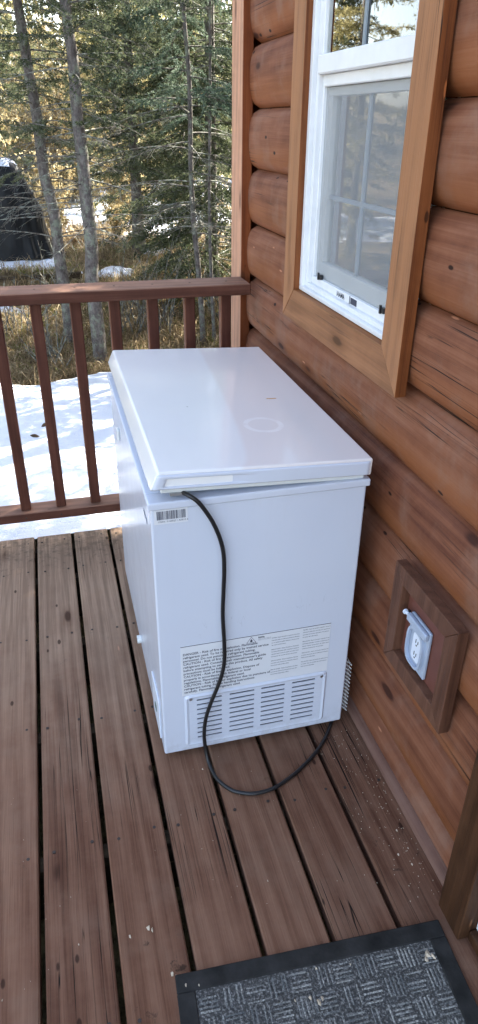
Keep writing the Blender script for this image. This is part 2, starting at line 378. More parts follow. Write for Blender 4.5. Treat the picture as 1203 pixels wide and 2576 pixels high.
GLASS=glass('window_glass')
def screen():
    t=NT('insect_screen'); t.n.remove(t.b)
    tr=t.a('BsdfTransparent'); d=t.a('BsdfDiffuse'); d.inputs[0].default_value=(.44,.46,.48,1)
    mx=t.a('MixShader'); mx.inputs[0].default_value=.42; t.l(tr.outputs[0],mx.inputs[1]); t.l(d.outputs[0],mx.inputs[2]); t.l(mx.outputs[0],t.out.inputs[0]); return t.m
SCREEN=screen()

# ------------------------------------------------------------------ ground and snow
def G(x,y):
    z=float(np.interp(y,[0,6.5,9,11,14,30,60,200],[-.55,-.55,-.22,-.08,0,.6,2,6]))
    z+=.03*sn(x,y,1.1)+.012*sn(x,y,4.)
    if y>9.0 and x<.42: z=max(z,-.10)
    return z
def grid(x0,x1,nx,y0,y1,ny,fz):
    xs=np.asarray(nx) if hasattr(nx,'__len__') else np.linspace(x0,x1,nx)
    ys=np.asarray(ny) if hasattr(ny,'__len__') else np.linspace(y0,y1,ny)
    V=[(x,y,fz(x,y)) for y in ys for x in xs]; n=len(xs); m=len(ys)
    F=[(j*n+i,j*n+i+1,(j+1)*n+i+1,(j+1)*n+i) for j in range(m-1) for i in range(n-1)]
    return np.array(V),np.array(F)
xs=np.concatenate([[-400,-120,-60,-30,-18],np.linspace(-10,14,110),[20,35,70,140,400]])
ys=np.concatenate([[-400,-100,-30,-12,-6,-3],np.linspace(0,24,120),[28,34,44,60,90,150,400]])
V,F=grid(0,0,xs,0,0,ys,G); tag(npmesh('ground',V,F,GROUND,smooth=True),kind='structure')
def ss(a,b,x): t=min(1,max(0,(x-a)/(b-a))); return t*t*(3-2*t)
def bank(x,y):
    edge=6.05+.5*ss(-.3,-.8,x)+.28*sn(x,3.,1.6)+.10*sn(x,y,5)
    top=float(np.interp(y,[2.4,2.57,2.8,3.6,6.2,7],[-.025,-.022,-.05,-.12,-.44,-.47]))+.02*sn(x,y,2.2)+.006*sn(x,y,9)
    k=1-ss(edge-.28,edge+.02,y); g=G(x,y)
    if x>.85: k*=1-ss(4.2,5.5,y)*.0
    return g-.05+(top-g+.05)*min(1,k*1.15)
V,F=grid(-9,3.2,150,2.585,7.2,100,bank)
tag(npmesh('snow_bank',V,F,SNOW,smooth=True),kind='structure')
PATCH=[(.75,14.3,2.4,2.6),(2.1,13.3,1.5,1.7),(1.85,11.6,1.0,.6),(2.9,13.3,1.2,1.4),(2.2,19,2,3),(.80,9.3,.30,.34),(1.5,10.4,.3,.2),(-.5,8.15,.3,.16),(2.0,20.5,1.1,1.6),(3.3,12.2,.3,.3),(-1.2,16,1.2,2),(4.2,16,1.2,2),(5,19,3,2),(-3.5,12,1.8,1.5),(-5,8,2,1.6),(-5.5,4.5,2.3,1.6),(-8,6,2,3),(-9,1,3,4)]
def patches(x,y):
    g=G(x,y); m=-1
    for cx,cy,rx,ry in PATCH:
        d=1-math.hypot((x-cx)/rx,(y-cy)/ry); m=max(m,d)
    m+=.42*sn(x,y,2.4,5)+.26*sn(x,y,6,2)+.12*sn(x,y,15,2)
    return g-.04+.075*ss(-.02,.30,m)+.01*sn(x,y,9)
V,F=grid(-11,8,260,0,23,230,patches); tag(npmesh('snow_patches',V,F,SNOW,smooth=True),kind='structure')
def terr(x,y):
    e=ss(9.12,9.34,y+.09*sn(x,y,6))*(1-ss(.1,.34,x+.08*sn(x,y,5)))*(1-ss(10.3,10.9,y+.2*sn(x,y,2)))
    return -.13+e*.075+.012*sn(x,y,5)
V,F=grid(-2.2,.42,70,9.03,11,60,terr); tag(npmesh('snow_on_terrace',V,F,SNOW,smooth=True),kind='structure')

# ------------------------------------------------------------------ deck
PB=.1475; G0=-.174
mb=MB()
random.seed(4)
for k in range(-12,6):
    x0=G0+k*PB+.0062; x1=G0+(k+1)*PB-.0058
    if k==5: x1=.725
    e=2.565+random.uniform(-.003,.004); z=random.uniform(-.0012,.0012)
    n0=len(mb.v)
    mb.box(x0,x1,-2.2,e,-.038,z,ch=.0035)
deck=mb.build('deck',DECKW); tag(deck,kind='structure')
mb=MB()
for i in range(13): y=2.30-.4*i; mb.box(-2.0,.74,y-.019,y+.019,-.22,-.0395)
mb.box(-2.0,.74,2.50,2.538,-.24,-.0395)
mb.build('joists',PLANK,deck)
mb=MB()   # nail heads on the deck
random.seed(9)
for k in range(-12,6):
    for y in [2.52]+[2.30-.4*i for i in range(8)]:
        for dx in (.028,.118):
            x=G0+k*PB+dx+random.uniform(-.006,.006); yy=y+random.uniform(-.008,.008)
            mb.tube([(x,yy,-.002),(x,yy,.0014)],.0040,8)
mb.build('nail_heads',plain('rusty_nail',(.035,.022,.016,1),.6),deck)

# ------------------------------------------------------------------ log cabin
cab=empty('log_cabin',(.76,0,0),'log-sided cabin wall with cedar-trimmed white window beside the deck','cabin')
CO=(.76,0,0)
Z0=-.1071; LP=.1826; XJ=.757
def logprof(z0,z1,n=14,clip=None):
    P=[]
    for i in range(n+1):
        t=i/n; u=abs(2*t-1); s=(max(0,1-u**2.6))**.5
        z=z0+(z1-z0)*t
        P.append((XJ-.038*s,z,t))
    if clip: P=[p for p in P if clip[0]<=p[1]<=clip[1]] 
    return P
def addlog(mb,z0,z1,y0,y1,clip=None,seed=0,step=.09):
    P=logprof(z0,z1,clip=clip)
    if len(P)<2: return
    m=max(2,int((y1-y0)/step)); V=[];U=[];F=[]
    for j in range(m+1):
        y=y0+(y1-y0)*j/m
        for x,z,t in P:
            V.append((x+.0022*sn(y,seed*7.3,1.7,t*2),y,z+.0015*sn(y,seed*3.1,1.2,9)*(0 if clip else 1))); U.append((y,t))
    n=len(P)
    for j in range(m):
        for i in range(n-1): F.append((j*n+i,j*n+i+1,(j+1)*n+i+1,(j+1)*n+i))
    # end caps and a back so every log is solid
    for j in (0,m):
        y=y0+(y1-y0)*j/m; b=len(V); V+=[(XJ+.02,y,P[0][1]),(XJ+.02,y,P[-1][1])]; U+=[(y,0),(y,1)]
        F.append(tuple([b]+[j*n+i for i in range(n)]+[b+1]))
    mb.add(V,F,U)
WIN=(1.35,1.99,1.03,2.20)     # hole: y0,y1,z0,z1
mb=MB(CO)
for k in range(0,15):
    a=Z0+k*LP; b=a+LP-.0012
    YE=2.592; YD=.70
    ylo=YD if a<2.0 else -3
    if b<=WIN[2] or a>=WIN[3]: addlog(mb,a,b,ylo,YE,seed=k)
    else:
        addlog(mb,a,b,WIN[1],YE,seed=k); addlog(mb,a,b,ylo,WIN[0],seed=k)
        if a<WIN[2]: addlog(mb,a,b,WIN[0]+.0005,WIN[1]-.0005,clip=(a,WIN[2]),seed=k)
ob=mb.build('log_wall',LOGM,cab,smooth=True,fixn=True)
es=ob.modifiers.new('es','EDGE_SPLIT'); es.split_angle=R(50)
mb=MB(CO); mb.box(.783,.90,.7,WIN[0]-.001,-.6,2.9); mb.box(.783,.90,WIN[1]+.001,2.70,-.6,2.9); mb.box(.783,.90,WIN[0],WIN[1],-.6,1.0); mb.box(.783,.9,WIN[0],WIN[1],2.2,2.9)
mb.box(.783,.9,-6,.7,2.1,2.9); mb.box(.84,.9,-6,.699,-.6,2.1); mb.box(.90,8,2.58,2.70,-.6,5.2); mb.box(-.0+.715,.783,.72,2.59,-.6,-.11)
mb.build('wall_core',PLANK,cab)
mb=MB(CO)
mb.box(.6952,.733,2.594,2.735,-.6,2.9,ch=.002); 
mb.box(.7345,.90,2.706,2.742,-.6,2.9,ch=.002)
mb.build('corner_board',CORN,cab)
mb=MB(CO)   # base shoe moulding
n=8; prof=[(.722,.0012)]+[(.722-.025*math.cos(a),.0012+.018*math.sin(a)) for a in [math.pi/2*i/n for i in range(n+1)]]
mb.prism([(p[0],p[1]) for p in prof],1,.765,2.592); mb.build('base_moulding',SHOE,cab)
# roof over the porch
mb=MB(CO)
def rz(x): return 2.93+(x-.45)*.5 if x<5 else 2.93+4.55*.5-(x-5)*.5
for xa,xb in ((.45,5),(5,9.5)):
    mb.prism([(xa,rz(xa)),(xb,rz(xb)),(xb,rz(xb)+.18),(xa,rz(xa)+.18)],1,-7,2.80)
mb.build('roof',plain('roof_soffit_wood',col('9a7050'),.7,noise=.15),cab)
# interior behind the window
mb=MB(CO); mb.box(1.9,1.92,1.0,2.4,.3,2.5); mb.box(.92,1.9,2.4,2.42,.3,2.5); mb.box(.92,1.9,.98,1.0,.3,2.5); mb.box(.92,1.92,1.0,2.4,2.5,2.52); mb.box(.92,1.92,1.0,2.4,.28,.3)
mb.build('room_lining',plain('room_wall_paint',col('8f8f8a'),.8),cab)

# window
Y0,Y1,ZB=1.283,2.062,.980; TW=.09; XT=.688
mbt=MB(CO); zt=2.16
mbt.prism([(Y0,ZB),(Y0,zt),(Y0+TW,zt-TW),(Y0+TW,ZB+TW)],0,XT,.7152)
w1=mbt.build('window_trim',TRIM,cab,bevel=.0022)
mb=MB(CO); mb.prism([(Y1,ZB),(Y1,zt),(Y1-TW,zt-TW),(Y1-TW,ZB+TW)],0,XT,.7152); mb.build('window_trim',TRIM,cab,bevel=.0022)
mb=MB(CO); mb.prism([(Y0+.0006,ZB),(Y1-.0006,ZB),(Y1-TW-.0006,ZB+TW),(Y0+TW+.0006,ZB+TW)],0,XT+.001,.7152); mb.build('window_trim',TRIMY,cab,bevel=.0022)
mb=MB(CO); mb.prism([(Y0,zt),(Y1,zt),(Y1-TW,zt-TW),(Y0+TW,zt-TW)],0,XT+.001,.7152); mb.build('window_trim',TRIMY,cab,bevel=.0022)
mb=MB(CO)
ya,yb,zb,zc=Y0+TW,Y1-TW,ZB+TW,zt-TW
def ring(mb,y0,y1,z0,z1,wy,wb,wt,x0,x1,ch=.0015):
    mb.box(x0,x1,y0,y1,z0,z0+wb,ch=ch); mb.box(x0,x1,y0,y1,z1-wt,z1,ch=ch)
    mb.box(x0,x1,y0,y0+wy,z0+wb,z1-wt,ch=ch); mb.box(x0,x1,y1-wy,y1,z0+wb,z1-wt,ch=ch)
ring(mb,ya+.001,yb-.001,zb+.001,zc-.001,.021,.012,.02,.7055,.80)
ring(mb,ya+.022,yb-.022,zb+.013,zc-.02,.016,.012,.02,.717,.80)
ring(mb,ya+.038,yb-.038,zb+.025,zc-.04,.010,.021,.01,.729,.80)
win=mb.build('window',VINYL,cab)
gy0,gy1=ya+.048,yb-.048
mb=MB(CO)  # upper sash
zm0,zm1=1.600,1.641
mb.box(.711,.744,gy0-.008,gy1+.008,zm0,zm1,ch=.003); mb.box(.716,.744,gy1-.012,gy1+.008,zm1,zc-.04,ch=.002); mb.box(.716,.744,gy0-.008,gy0+.012,zm1,zc-.04,ch=.002)
mb.box(.728,.744,gy0-.001,gy1+.001,1.574,zm0-.0005,ch=.002)
mb.build('upper_sash',VINYL,win)
mb=MB(CO) # lower sash, seen through the screen
ring(mb,gy0,gy1,zb+.047,1.573,.030,.040,.02,.742,.765)
mb.build('lower_sash',GREY,win)
mb=MB(CO); mb.box(.755,.757,gy0+.02,gy1-.02,zb+.08,1.56); mb.box(.726,.728,gy0+.01,gy1-.01,zm1-.002,zc-.05); mb.build('glass_pane',GLASS,win,fixn=True)
mb=MB(CO); mb.add([(.7375,gy0,zb+.047),(.7375,gy1,zb+.047),(.7375,gy1,1.574),(.7375,gy0,1.574)],[(0,1,2,3)]); mb.build('insect_screen',SCREEN,win,fixn=False)
mb=MB(CO); yc=(gy0+gy1)/2+.01
mb.box(.7505,.7545,yc-.006,yc+.006,zb+.085,1.555); mb.box(.7507,.7543,gy0+.03,gy1-.03,1.318,1.328); mb.box(.7215,.7255,yc-.006,yc+.006,zm1,zc-.05)
mb.build('muntin_bars',plain('muntin_grey',col('848e96'),.5),win)
mb=MB(CO)
for yy in (gy1-.055,gy0+.045):
    mb=MB(CO); mb.box(.727,.735,yy-.008,yy+.008,zb+.046,zb+.058); mb.box(.7245,.7289,yy+.004,yy+.010,zb+.044,zb+.063); mb.build('screen_tab',BLACK,win)
mb=MB(CO)
def MX(y,z,x): return Matrix(((0,0,-1,x),(-1,0,0,y),(0,1,0,z),(0,0,0,1)))    # text read from -x side
v,f=text_mesh('/AAMA',.0175,MX(1.742,zb+.029,.7285),CO,bold=.0004); mb.add(v,f)
mb.box(.7283,.7288,1.610,1.648,zb+.028,zb+.043); mb.box(.7283,.7288,1.652,1.656,zb+.026,zb+.045)
mb.build('sill_label_print',INK,win,fixn=False)
# curtain
mb=MB(CO); V=[];F=[]; N=90
for j in range(N+1):
    y=1.38+.24*j/N; x=.86+.012*math.sin(j*.55)
    V+=[(x,y,1.0),(x,y,2.2)]
for j in range(N): F.append((2*j,2*j+1,2*j+3,2*j+2))
mb.add(V,F); 
mb.build('curtain',plain('curtain_cloth',col('b9bcb8'),.8,noise=.1),win,fixn=False)

# outlet in its trim frame
yo0,yo1,zo0,zo1=.912,1.183,.357,.630; XO=.690; w=.043
pcs=[([(yo0,zo0),(yo0,zo1),(yo0+w,zo1-w),(yo0+w,zo0+w)],0),([(yo1,zo0),(yo1,zo1),(yo1-w,zo1-w),(yo1-w,zo0+w)],0),([(yo0+.0006,zo0),(yo1-.0006,zo0),(yo1-w,zo0+w),(yo0+w,zo0+w)],.0008),([(yo0+.0006,zo1),(yo1-.0006,zo1),(yo1-w,zo1-w),(yo0+w,zo1-w)],.0008)]
mb=MB(CO)
for p,d in pcs: mb.prism(p,0,XO+d,.7155)
osur=mb.build('outlet_surround',OUTW,cab,bevel=.002)
mb=MB(CO); mb.box(.7125,.7165,yo0+w-.002,yo1-w+.002,zo0+w-.002,zo1-w+.002); mb.build('panel',PANELM,osur)
# weatherproof cover plate
py0,py1,pz0,pz1=1.022,1.108,.408,.538
mb=MB(CO); mb.box(.7035,.7124,py0,py1,pz0,pz1,ch=.002); 
mb.box(.692,.7034,py0,py1,pz1-.020,pz1-.001,ch=.002)            # hinge block along the top
outl=mb.build('electrical_outlet',PLATE,cab,bevel=.001)
def oval(cy,cz,ry,rz,n=28,e=3.2):
    return [(cy+ry*math.copysign(abs(math.cos(a))**(2/e),math.cos(a)),cz+rz*math.copysign(abs(math.sin(a))**(2/e),math.sin(a))) for a in [2*math.pi*i/n for i in range(n)]]
mb=MB(CO); A=oval(1.066,.467,.036,.050); B=oval(1.066,.467,.030,.044); n=len(A)
V=[(.7034,*p) for p in A]+[(.6955,*p) for p in A]+[(.6955,*p) for p in B]+[(.7028,*p) for p in B]
F=[(r*n+i,r*n+(i+1)%n,(r+1)*n+(i+1)%n,(r+1)*n+i) for r in range(3) for i in range(n)]
mb.add(V,F); mb.build('cover_rim',PLATE,outl,smooth=False)
mb=MB(CO); mb.prism(oval(1.062,.470,.0175,.036,e=6),0,.700,.7036); mb.build('receptacle',PLATEW,outl)
mb=MB(CO)
for zz in (.487,.453):
    mb.box(.6992,.7001,1.0645,1.0665,zz-.005,zz+.005); mb.box(.6992,.7001,1.0555,1.0575,zz-.004,zz+.004); mb.box(.6992,.7001,1.0595,1.0635,zz-.0115,zz-.0085)
mb.build('socket_slots',BLACK,outl)
mb=MB(CO); mb.tube([(.697,1.108,.531),(.695,1.116,.531)],.004,10); mb.tube([(.6948,1.1165,.531),(.6945,1.120,.531)],.0065,12); mb.build('hinge_cap',PLATEW,outl,smooth=False)
mb=MB(CO); mb.box(.698,.702,1.1085,1.114,.523,.539); mb.build('spring',BLACK,outl)

# door corner
mb=MB(CO); mb.box(.6665,.766,.680,.7605,.0015,2.1,ch=.002); mb.build('door_casing',DOORW,cab)
mb=MB(CO); mb.box(.690,.84,-1.0,.679,.0015,.030,ch=.002); mb.build('door_sill',DOORW,cab)
mb=MB(CO); mb.box(.703,.735,.648,.6785,.034,2.08,ch=.002); mb.box(.722,.76,-.35,.6475,.045,2.05,ch=.002)
mb.build('door',VINYL,cab)

# ------------------------------------------------------------------ railing
RO=(-.5,2.515,0)
rail=empty('deck_railing',RO,'brown stained wooden railing across the far end of the deck','railing')
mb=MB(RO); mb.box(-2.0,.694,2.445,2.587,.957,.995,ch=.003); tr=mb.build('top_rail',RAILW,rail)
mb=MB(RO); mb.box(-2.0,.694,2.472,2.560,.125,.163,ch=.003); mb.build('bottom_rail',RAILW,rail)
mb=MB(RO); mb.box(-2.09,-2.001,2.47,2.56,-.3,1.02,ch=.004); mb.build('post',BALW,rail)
SCREW=plain('rusty_screw',(.03,.02,.015,1),.6)
for k in range(-12,7):
    x=-.188+.134*k
    if x<.68:
        for a_,b_ in (((x+.004,2.513,.9945),(x+.004,2.513,.9958)),((x-.003,2.4722,.143),(x-.003,2.4712,.143))):
            mb=MB(RO); mb.tube([a_,b_],.0038,8); mb.build('screw_head',SCREW,rail)
for k in range(-12,7):
    xx=-.188+.134*k
    if xx>.68: continue
    mb=MB(RO)
    x=-.188+.134*k if k>=0 else -.188+.134*k
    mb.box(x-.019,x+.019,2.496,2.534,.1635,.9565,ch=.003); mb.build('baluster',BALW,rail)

# ------------------------------------------------------------------ chest freezer
FX0,FX1,FY0,FY1=.1531,.6564,1.301,2.2023
FO=(.1531,1.301,.0)
fz=empty('chest_freezer',FO,'small white chest freezer with slightly open lid against the log wall','freezer')
mb=MB(FO); mb.box(FX0,FX1,FY0,FY1,.018,.7655); body=mb.build('body',ENAM,fz,bevel=.006)
mb=MB(FO)
rx0,rx1,ry0,ry1=FX0-.0055,FX1+.0055,FY0-.0065,FY1+.006
# rim collar: four strips round an open well
mb.box(rx0,rx1,ry0,ry0+.05,.7657,.7846); mb.box(rx0,rx1,ry1-.05,ry1,.7657,.7846); mb.box(rx0,rx0+.05,ry0+.0501,ry1-.0501,.7657,.7846); mb.box(rx1-.05,rx1,ry0+.0501,ry1-.0501,.7657,.7846)
mb.build('rim',ENAM,fz,bevel=.004)
mb=MB(FO); mb.box(FX0+.04,FX1-.04,FY0+.04,FY1-.04,.7656,.7755); mb.build('liner',GASK,fz)
mb=MB(FO)
for xx in (FX0+.05,FX1-.05):
    for yy in (FY0+.06,FY1-.06): mb=MB(FO); mb.tube([(xx,yy,.0015),(xx,yy,.018)],.018,14); mb.build('foot',BLACK,fz)
# lid, hinged at the wall side
LA=math.atan2(.8565-.8361,.662-.1721)
piv=Vector((.662,0,.8361-.0015))
ML=Matrix.Translation(piv)@Matrix.Rotation(LA,4,'Y')@Matrix.Translation(-piv)
ly0,ly1=1.2927,2.216; lzt=.8361
def lidprof(xa,xb,zt,zb_,flare):  # cross-section in xz
    return [(xa,zt),(xb,zt),(xb,zb_),(xa-flare,zb_)]
mb=MB(FO)
W0=.1721; TH=.0425
# outer shell: near face made as a grid with a shallow recessed panel
def lidface(mb):
    nx,nz=120,24
    V=[];F=[]
    for j in range(nz+1):
        tz=j/nz; z=lzt-TH*tz; xl=W0-.0175*tz
        for i in range(nx+1):
            x=xl+(.662-xl)*i/nx
            # parallelogram recess x from left edge, depth fading to the right
            d=min(1,max(0,(x-(.189-.006*tz))/.004))*min(1,max(0,(tz-.30)/.06))*min(1,max(0,(.80-tz)/.06))
            fade=1-ss(.30,.385,x)
            V.append((x,ly0+.0065*d*fade,z))
    for j in range(nz):
        for i in range(nx): a=j*(nx+1)+i; F.append((a,a+nx+1,a+nx+2,a+1))
    mb.add([tuple(ML@Vector(v)) for v in V],F)
mb2=MB(FO); lidface(mb2)
lf=lzt-TH
# rest of the lid: top, left flare, right, far, bottom
P=[(W0,ly0,lzt),(.662,ly0,lzt),(.662,ly0,lf),(W0-.0175,ly0,lf),(W0,ly1,lzt),(.662,ly1,lzt),(.662,ly1,lf),(W0-.0175,ly1,lf)]
mb2.add([tuple(ML@Vector(p)) for p in P],[(0,1,5,4),(1,2,6,5),(2,3,7,6),(3,0,4,7),(4,5,6,7)])
import bmesh
def weldbuild(mb,name,mat,parent,bev,origin):
    ob=mb.build(name,mat,parent,fixn=False,origin=origin)
    bm=bmesh.new(); bm.from_mesh(ob.data); bmesh.ops.remove_doubles(bm,verts=bm.verts,dist=1e-5); bmesh.ops.recalc_face_normals(bm,faces=bm.faces); bm.to_mesh(ob.data); bm.free()
    return ob
# simpler and watertight: a bevelled shell, with the recessed panel as a set-in plate on its near end
mb=MB(FO)
mb.prism([(W0,lzt),(.662,lzt),(.662,lf),(W0-.0175,lf)],1,ly0+.0006,ly1,M=ML)
lid=mb.build('lid',LIDM,fz,bevel=.0055)
# near end moulding: frame left around a shallow recess
mb=MB(FO); nx,nz=90,22; V=[];F=[]
for j in range(nz+1):
    tz=j/nz; z=lzt-.0055-(TH-.0085)*tz; xl=W0-.001-.0128*tz
    for i in range(nx+1):
        x=xl+(.655-xl)*i/nx
        d=ss(0,1,(x-(.1905-.0085*tz))/.003)*ss(0,1,(tz-.24)/.09)*ss(0,1,(.86-tz)/.09)*(1-ss(.29,.40,x))
        edge=max(ss(.0,1,1-(x-xl)/.003),ss(0,1,1-(.655-x)/.003),ss(0,1,1-tz/.07),ss(0,1,1-(1-tz)/.07))
        V.append(tuple(ML@Vector((x,ly0-.0042+.0042*edge+.0075*d*(1-edge),z))))
for j in range(nz):
    for i in range(nx): a=j*(nx+1)+i; F.append((a,a+1,a+nx+2,a+nx+1))
mb.add(V,F); mb.build('lid_end_panel',ENAM,lid,smooth=True,fixn=False)
mb=MB(FO); mb.box(W0+.008,.650,ly0+.012,ly1-.012,lf-.0125,lf-.0002,M=ML,ch=.002); mb.build('gasket',GASK,lid)
mb=MB(FO); mb.box(.200,.236,ly0+.010,ly0+.045,lf-.019,lf-.0127,M=ML); mb.build('lid_catch',METAL,lid)
mb=MB(FO)
for yy in (1.42,2.08):
    mb=MB(FO); mb.box(.6625,.680,yy-.03,yy+.03,.735,.795,ch=.003); mb.box(.6626,.670,yy-.022,yy+.022,.7955,.828,ch=.003)
    mb.build('hinge',ENAM,fz)
# vent panel with real slots
px0,px1,pz0,pz1=.210,.600,.036,.2165
YP=FY0-.0030
mb=MB(FO); cols=[(.243,.309),(.330,.397),(.416,.481),(.5015,.566)]; rows=[.1965-.01655*i for i in range(9)]; hs=.0025
zedge=[pz1-.012]+[z for r in rows for z in (r+hs,r-hs)]+[pz0+.012]
xa,xb=px0+.012,px1-.012
for i in range(0,len(zedge),2): mb.box(xa,xb,YP,FY0-.0006,zedge[i+1],zedge[i])
xe=[xa]+[c for p in cols for c in p]+[xb]
for r in rows:
    for i in range(0,len(xe),2): mb.box(xe[i],xe[i+1],YP+.00015,FY0-.0006,r-hs,r+hs)
# rounded pressed border
def rrect(x0,x1,z0,z1,r,n=5):
    P=[]
    for cx,cz,a0 in ((x1-r,z1-r,0),(x0+r,z1-r,90),(x0+r,z0+r,180),(x1-r,z0+r,270)):
        for i in range(n+1):
            a=R(a0+90*i/n); P.append((cx+r*math.cos(a),cz+r*math.sin(a)))
    return P
O=rrect(px0,px1,pz0,pz1,.012); I=rrect(px0+.006,px1-.006,pz0+.006,pz1-.006,.009); J=rrect(px0+.0121,px1-.0121,pz0+.0121,pz1-.0121,.0015)
n=len(O); V=[(p[0],FY0-.0004,p[1]) for p in O]+[(p[0],YP-.0020,p[1]) for p in I]+[(p[0],YP,p[1]) for p in J]
mb.add(V,[(r*n+i,r*n+(i+1)%n,(r+1)*n+(i+1)%n,(r+1)*n+i) for r in range(2) for i in range(n)])
vent=mb.build('vent_panel',ENAM,fz)
mb=MB(FO); mb.box(px0+.02,px1-.02,FY0-.0005,FY0+.003,pz0+.018,pz1-.016); mb.build('slot_shade_plate',plain('slot_shade_black',(.003,.003,.003,1),.95,spec=.02),vent)  # near-black plate: the shade behind the slots is put into its colour
for xx,zz in ((.227,.205),(.583,.203)):
    mb=MB(FO); mb.tube([(xx,FY0-.001,zz),(xx,YP-.0028,zz)],.0042,12); mb.build('screw',METAL,vent)
# sticker and print
MN=lambda x,z,y: Matrix(((1,0,0,x),(0,0,-1,y),(0,1,0,z),(0,0,0,1)))
SX0,SX1,SZ0,SZ1=.206,.598,.2175,.378
mb=MB(FO); mb.box(SX0,SX1,FY0-.0007,FY0+.002,SZ0,SZ1); stk=mb.build('warning_label',PAPER,fz)
mb=MB(FO); mb.box(SX0,SX1,FY0-.0009,FY0-.0007,SZ1-.0022,SZ1-.0004); 
lines=['DANGER - Risk of fire or explosion. Flammable','refrigerant used. To be repaired only by trained service','personnel. Do not puncture refrigerant tubing.','CAUTION - Risk of fire or explosion. Flammable',"refrigerant used. Consult repair manual/owner's guide",'before attempting to service this product. All safety','precautions must be followed.','CAUTION - Risk of fire or explosion. Dispose of','properly in accordance with federal or local','regulations. Flammable refrigerant used.','CAUTION - Risk of fire or explosion due to puncture of','refrigerant tubing. Follow handling instructions','carefully. Flammable refrigerant used.']
for i,s in enumerate(lines):
    v,f=text_mesh(s,.0098,MN(.2115,.3485-.0103*i,FY0-.0009),FO,bold=.00022); mb.add(v,f)
v,f=text_mesh('R600a',.0065,MN(.404,.3665,FY0-.0009),FO,bold=.0003); mb.add(v,f)
tri=[(.374,.3555),(.398,.3555),(.386,.3735)]
for a,b in ((0,1),(1,2),(2,0)): mb.tube([(tri[a][0],FY0-.0009,tri[a][1]),(tri[b][0],FY0-.0009,tri[b][1])],.0005,5)
mb.prism([(.3835,.3575),(.3885,.3575),(.3895,.361),(.386,.3675),(.3828,.361)],1,FY0-.0009,FY0-.0007)
mb.build('label_text',INK,stk,fixn=False)
fr=["DANGER - Risque d'incendie ou d'explosion. Frigorigene\ninflammable utilise. Les reparations doivent etre effectuees\npar un technicien qualifie seulement. Ne pas percer\nles tubes de frigorigene.","MISE EN GARDE - Risque d'incendie ou d'explosion.\nFrigorigene inflammable utilise. Consulter le manuel de\nreparation avant de tenter de reparer ce produit. Toutes\nles mesures de securite doivent etre prises.","MISE EN GARDE - Risque d'explosion. Eliminer\nle produit conformement aux reglements federaux.\nFrigorigene inflammable utilise.","MISE EN GARDE - Risque d'explosion si les tubes\nsont perces. Suivre les instructions avec soin.\nFrigorigene inflammable utilise."]
es_=["PELIGRO - Riesgo de incendio o explosion. Se usa un\nrefrigerante inflamable. Solo debe ser reparado por\npersonal de servicio capacitado. No perfore\nlos tubos del refrigerante.","PRECAUCION - Riesgo de incendio o explosion. Se usa\nrefrigerante inflamable. Consulte el manual antes de\nintentar reparar este producto. Se deben seguir\ntodas las precauciones de seguridad.","PRECAUCION - Riesgo de incendio. Deseche este\nproducto de acuerdo con los reglamentos federales.\nRefrigerante inflamable.","PRECAUCION - Riesgo de incendio por perforacion de\nlos tubos. Siga con cuidado las instrucciones.\nRefrigerante inflamable."]
mb=MB(FO)
for X,T,zt0 in ((.440,fr,.3610),(.523,es_,.3700)):
    z=zt0
    for blk in T:
        for ln in blk.split('\n'):
            v,f=text_mesh(ln,.0040,MN(X,z-.003,FY0-.0009),FO,bold=.00012)
            if v:
                mx=max(p[0] for p in v)-X; k=min(1,.074/mx); v=[(X+(p[0]-X)*k,p[1],p[2]) for p in v]
            mb.add(v,f); z-=.0078
        z-=.0065
v,f=text_mesh('RISK OF FIRE / RISQUE\nRIESGO DE INCENDIO',.0034,MN(.404,.3625,FY0-.0009),FO); mb.add(v,f)
mb.build('label_small_text',INK2,stk,fixn=False)
mb=MB(FO); mb.box(.1605,.2345,FY0-.0007,FY0+.002,.7285,.7640); bc=mb.build('barcode_label',PAPER,fz)
mb=MB(FO); random.seed(12); x=.1665
while x<.2285:
    wd=random.choice([.0007,.0007,.0013,.0019]); mb.box(x,x+wd,FY0-.0010,FY0-.0007,.7395,.7605); x+=wd+random.choice([.0007,.0009,.0014])
v,f=text_mesh('13504 / 0 60027 / A0810 6',.0062,MN(.1680,.7325,FY0-.0009),FO); mb.add(v,f)
mb.build('barcode_print',INK,bc,fixn=False)
# front face fittings
mb=MB(FO); mb.box(FX0-.004,FX0,1.345,1.468,.034,.168); ctl=mb.build('control_panel',PLATEW,fz,bevel=.002)
mb=MB(FO); mb.box(FX0-.0052,FX0-.0041,1.395,1.415,.085,.105); mb.build('indicator_light',plain('green_lens',(.02,.10,.07,1),.3),ctl)
mb=MB(FO); mb.tube([(FX0-.014,1.735,.066),(FX0,1.735,.066)],.013,16); mb.build('drain_plug',GASK,fz,bevel=.002)
mb=MB(FO); mb.box(FX0-.008,FX0,1.945,1.972,.655,.690,ch=.003); mb.build('lock',GASK,fz)
mb=MB(FO); MFt=MX(1.428,.7005,FX0-.0004)
v,f=text_mesh('mcc',.001,MFt,FO)
z0_=.700; 
for i,(yy,hh,sl) in enumerate(((1.424,.010,.002),(1.417,.014,-.002),(1.410,.010,.002),(1.402,.012,.0),(1.394,.010,-.002),(1.386,.012,.002),(1.378,.016,.0),(1.372,.012,.003))):
    mb.prism([(yy,z0_-hh*.5),(yy-.0032,z0_-hh*.5),(yy-.0032+sl,z0_+hh*.5),(yy+sl,z0_+hh*.5)],0,FX0-.0008,FX0+.001)
mb.build('emblem',plain('emblem_grey',col('6f7886'),.3,metal=.5),fz)
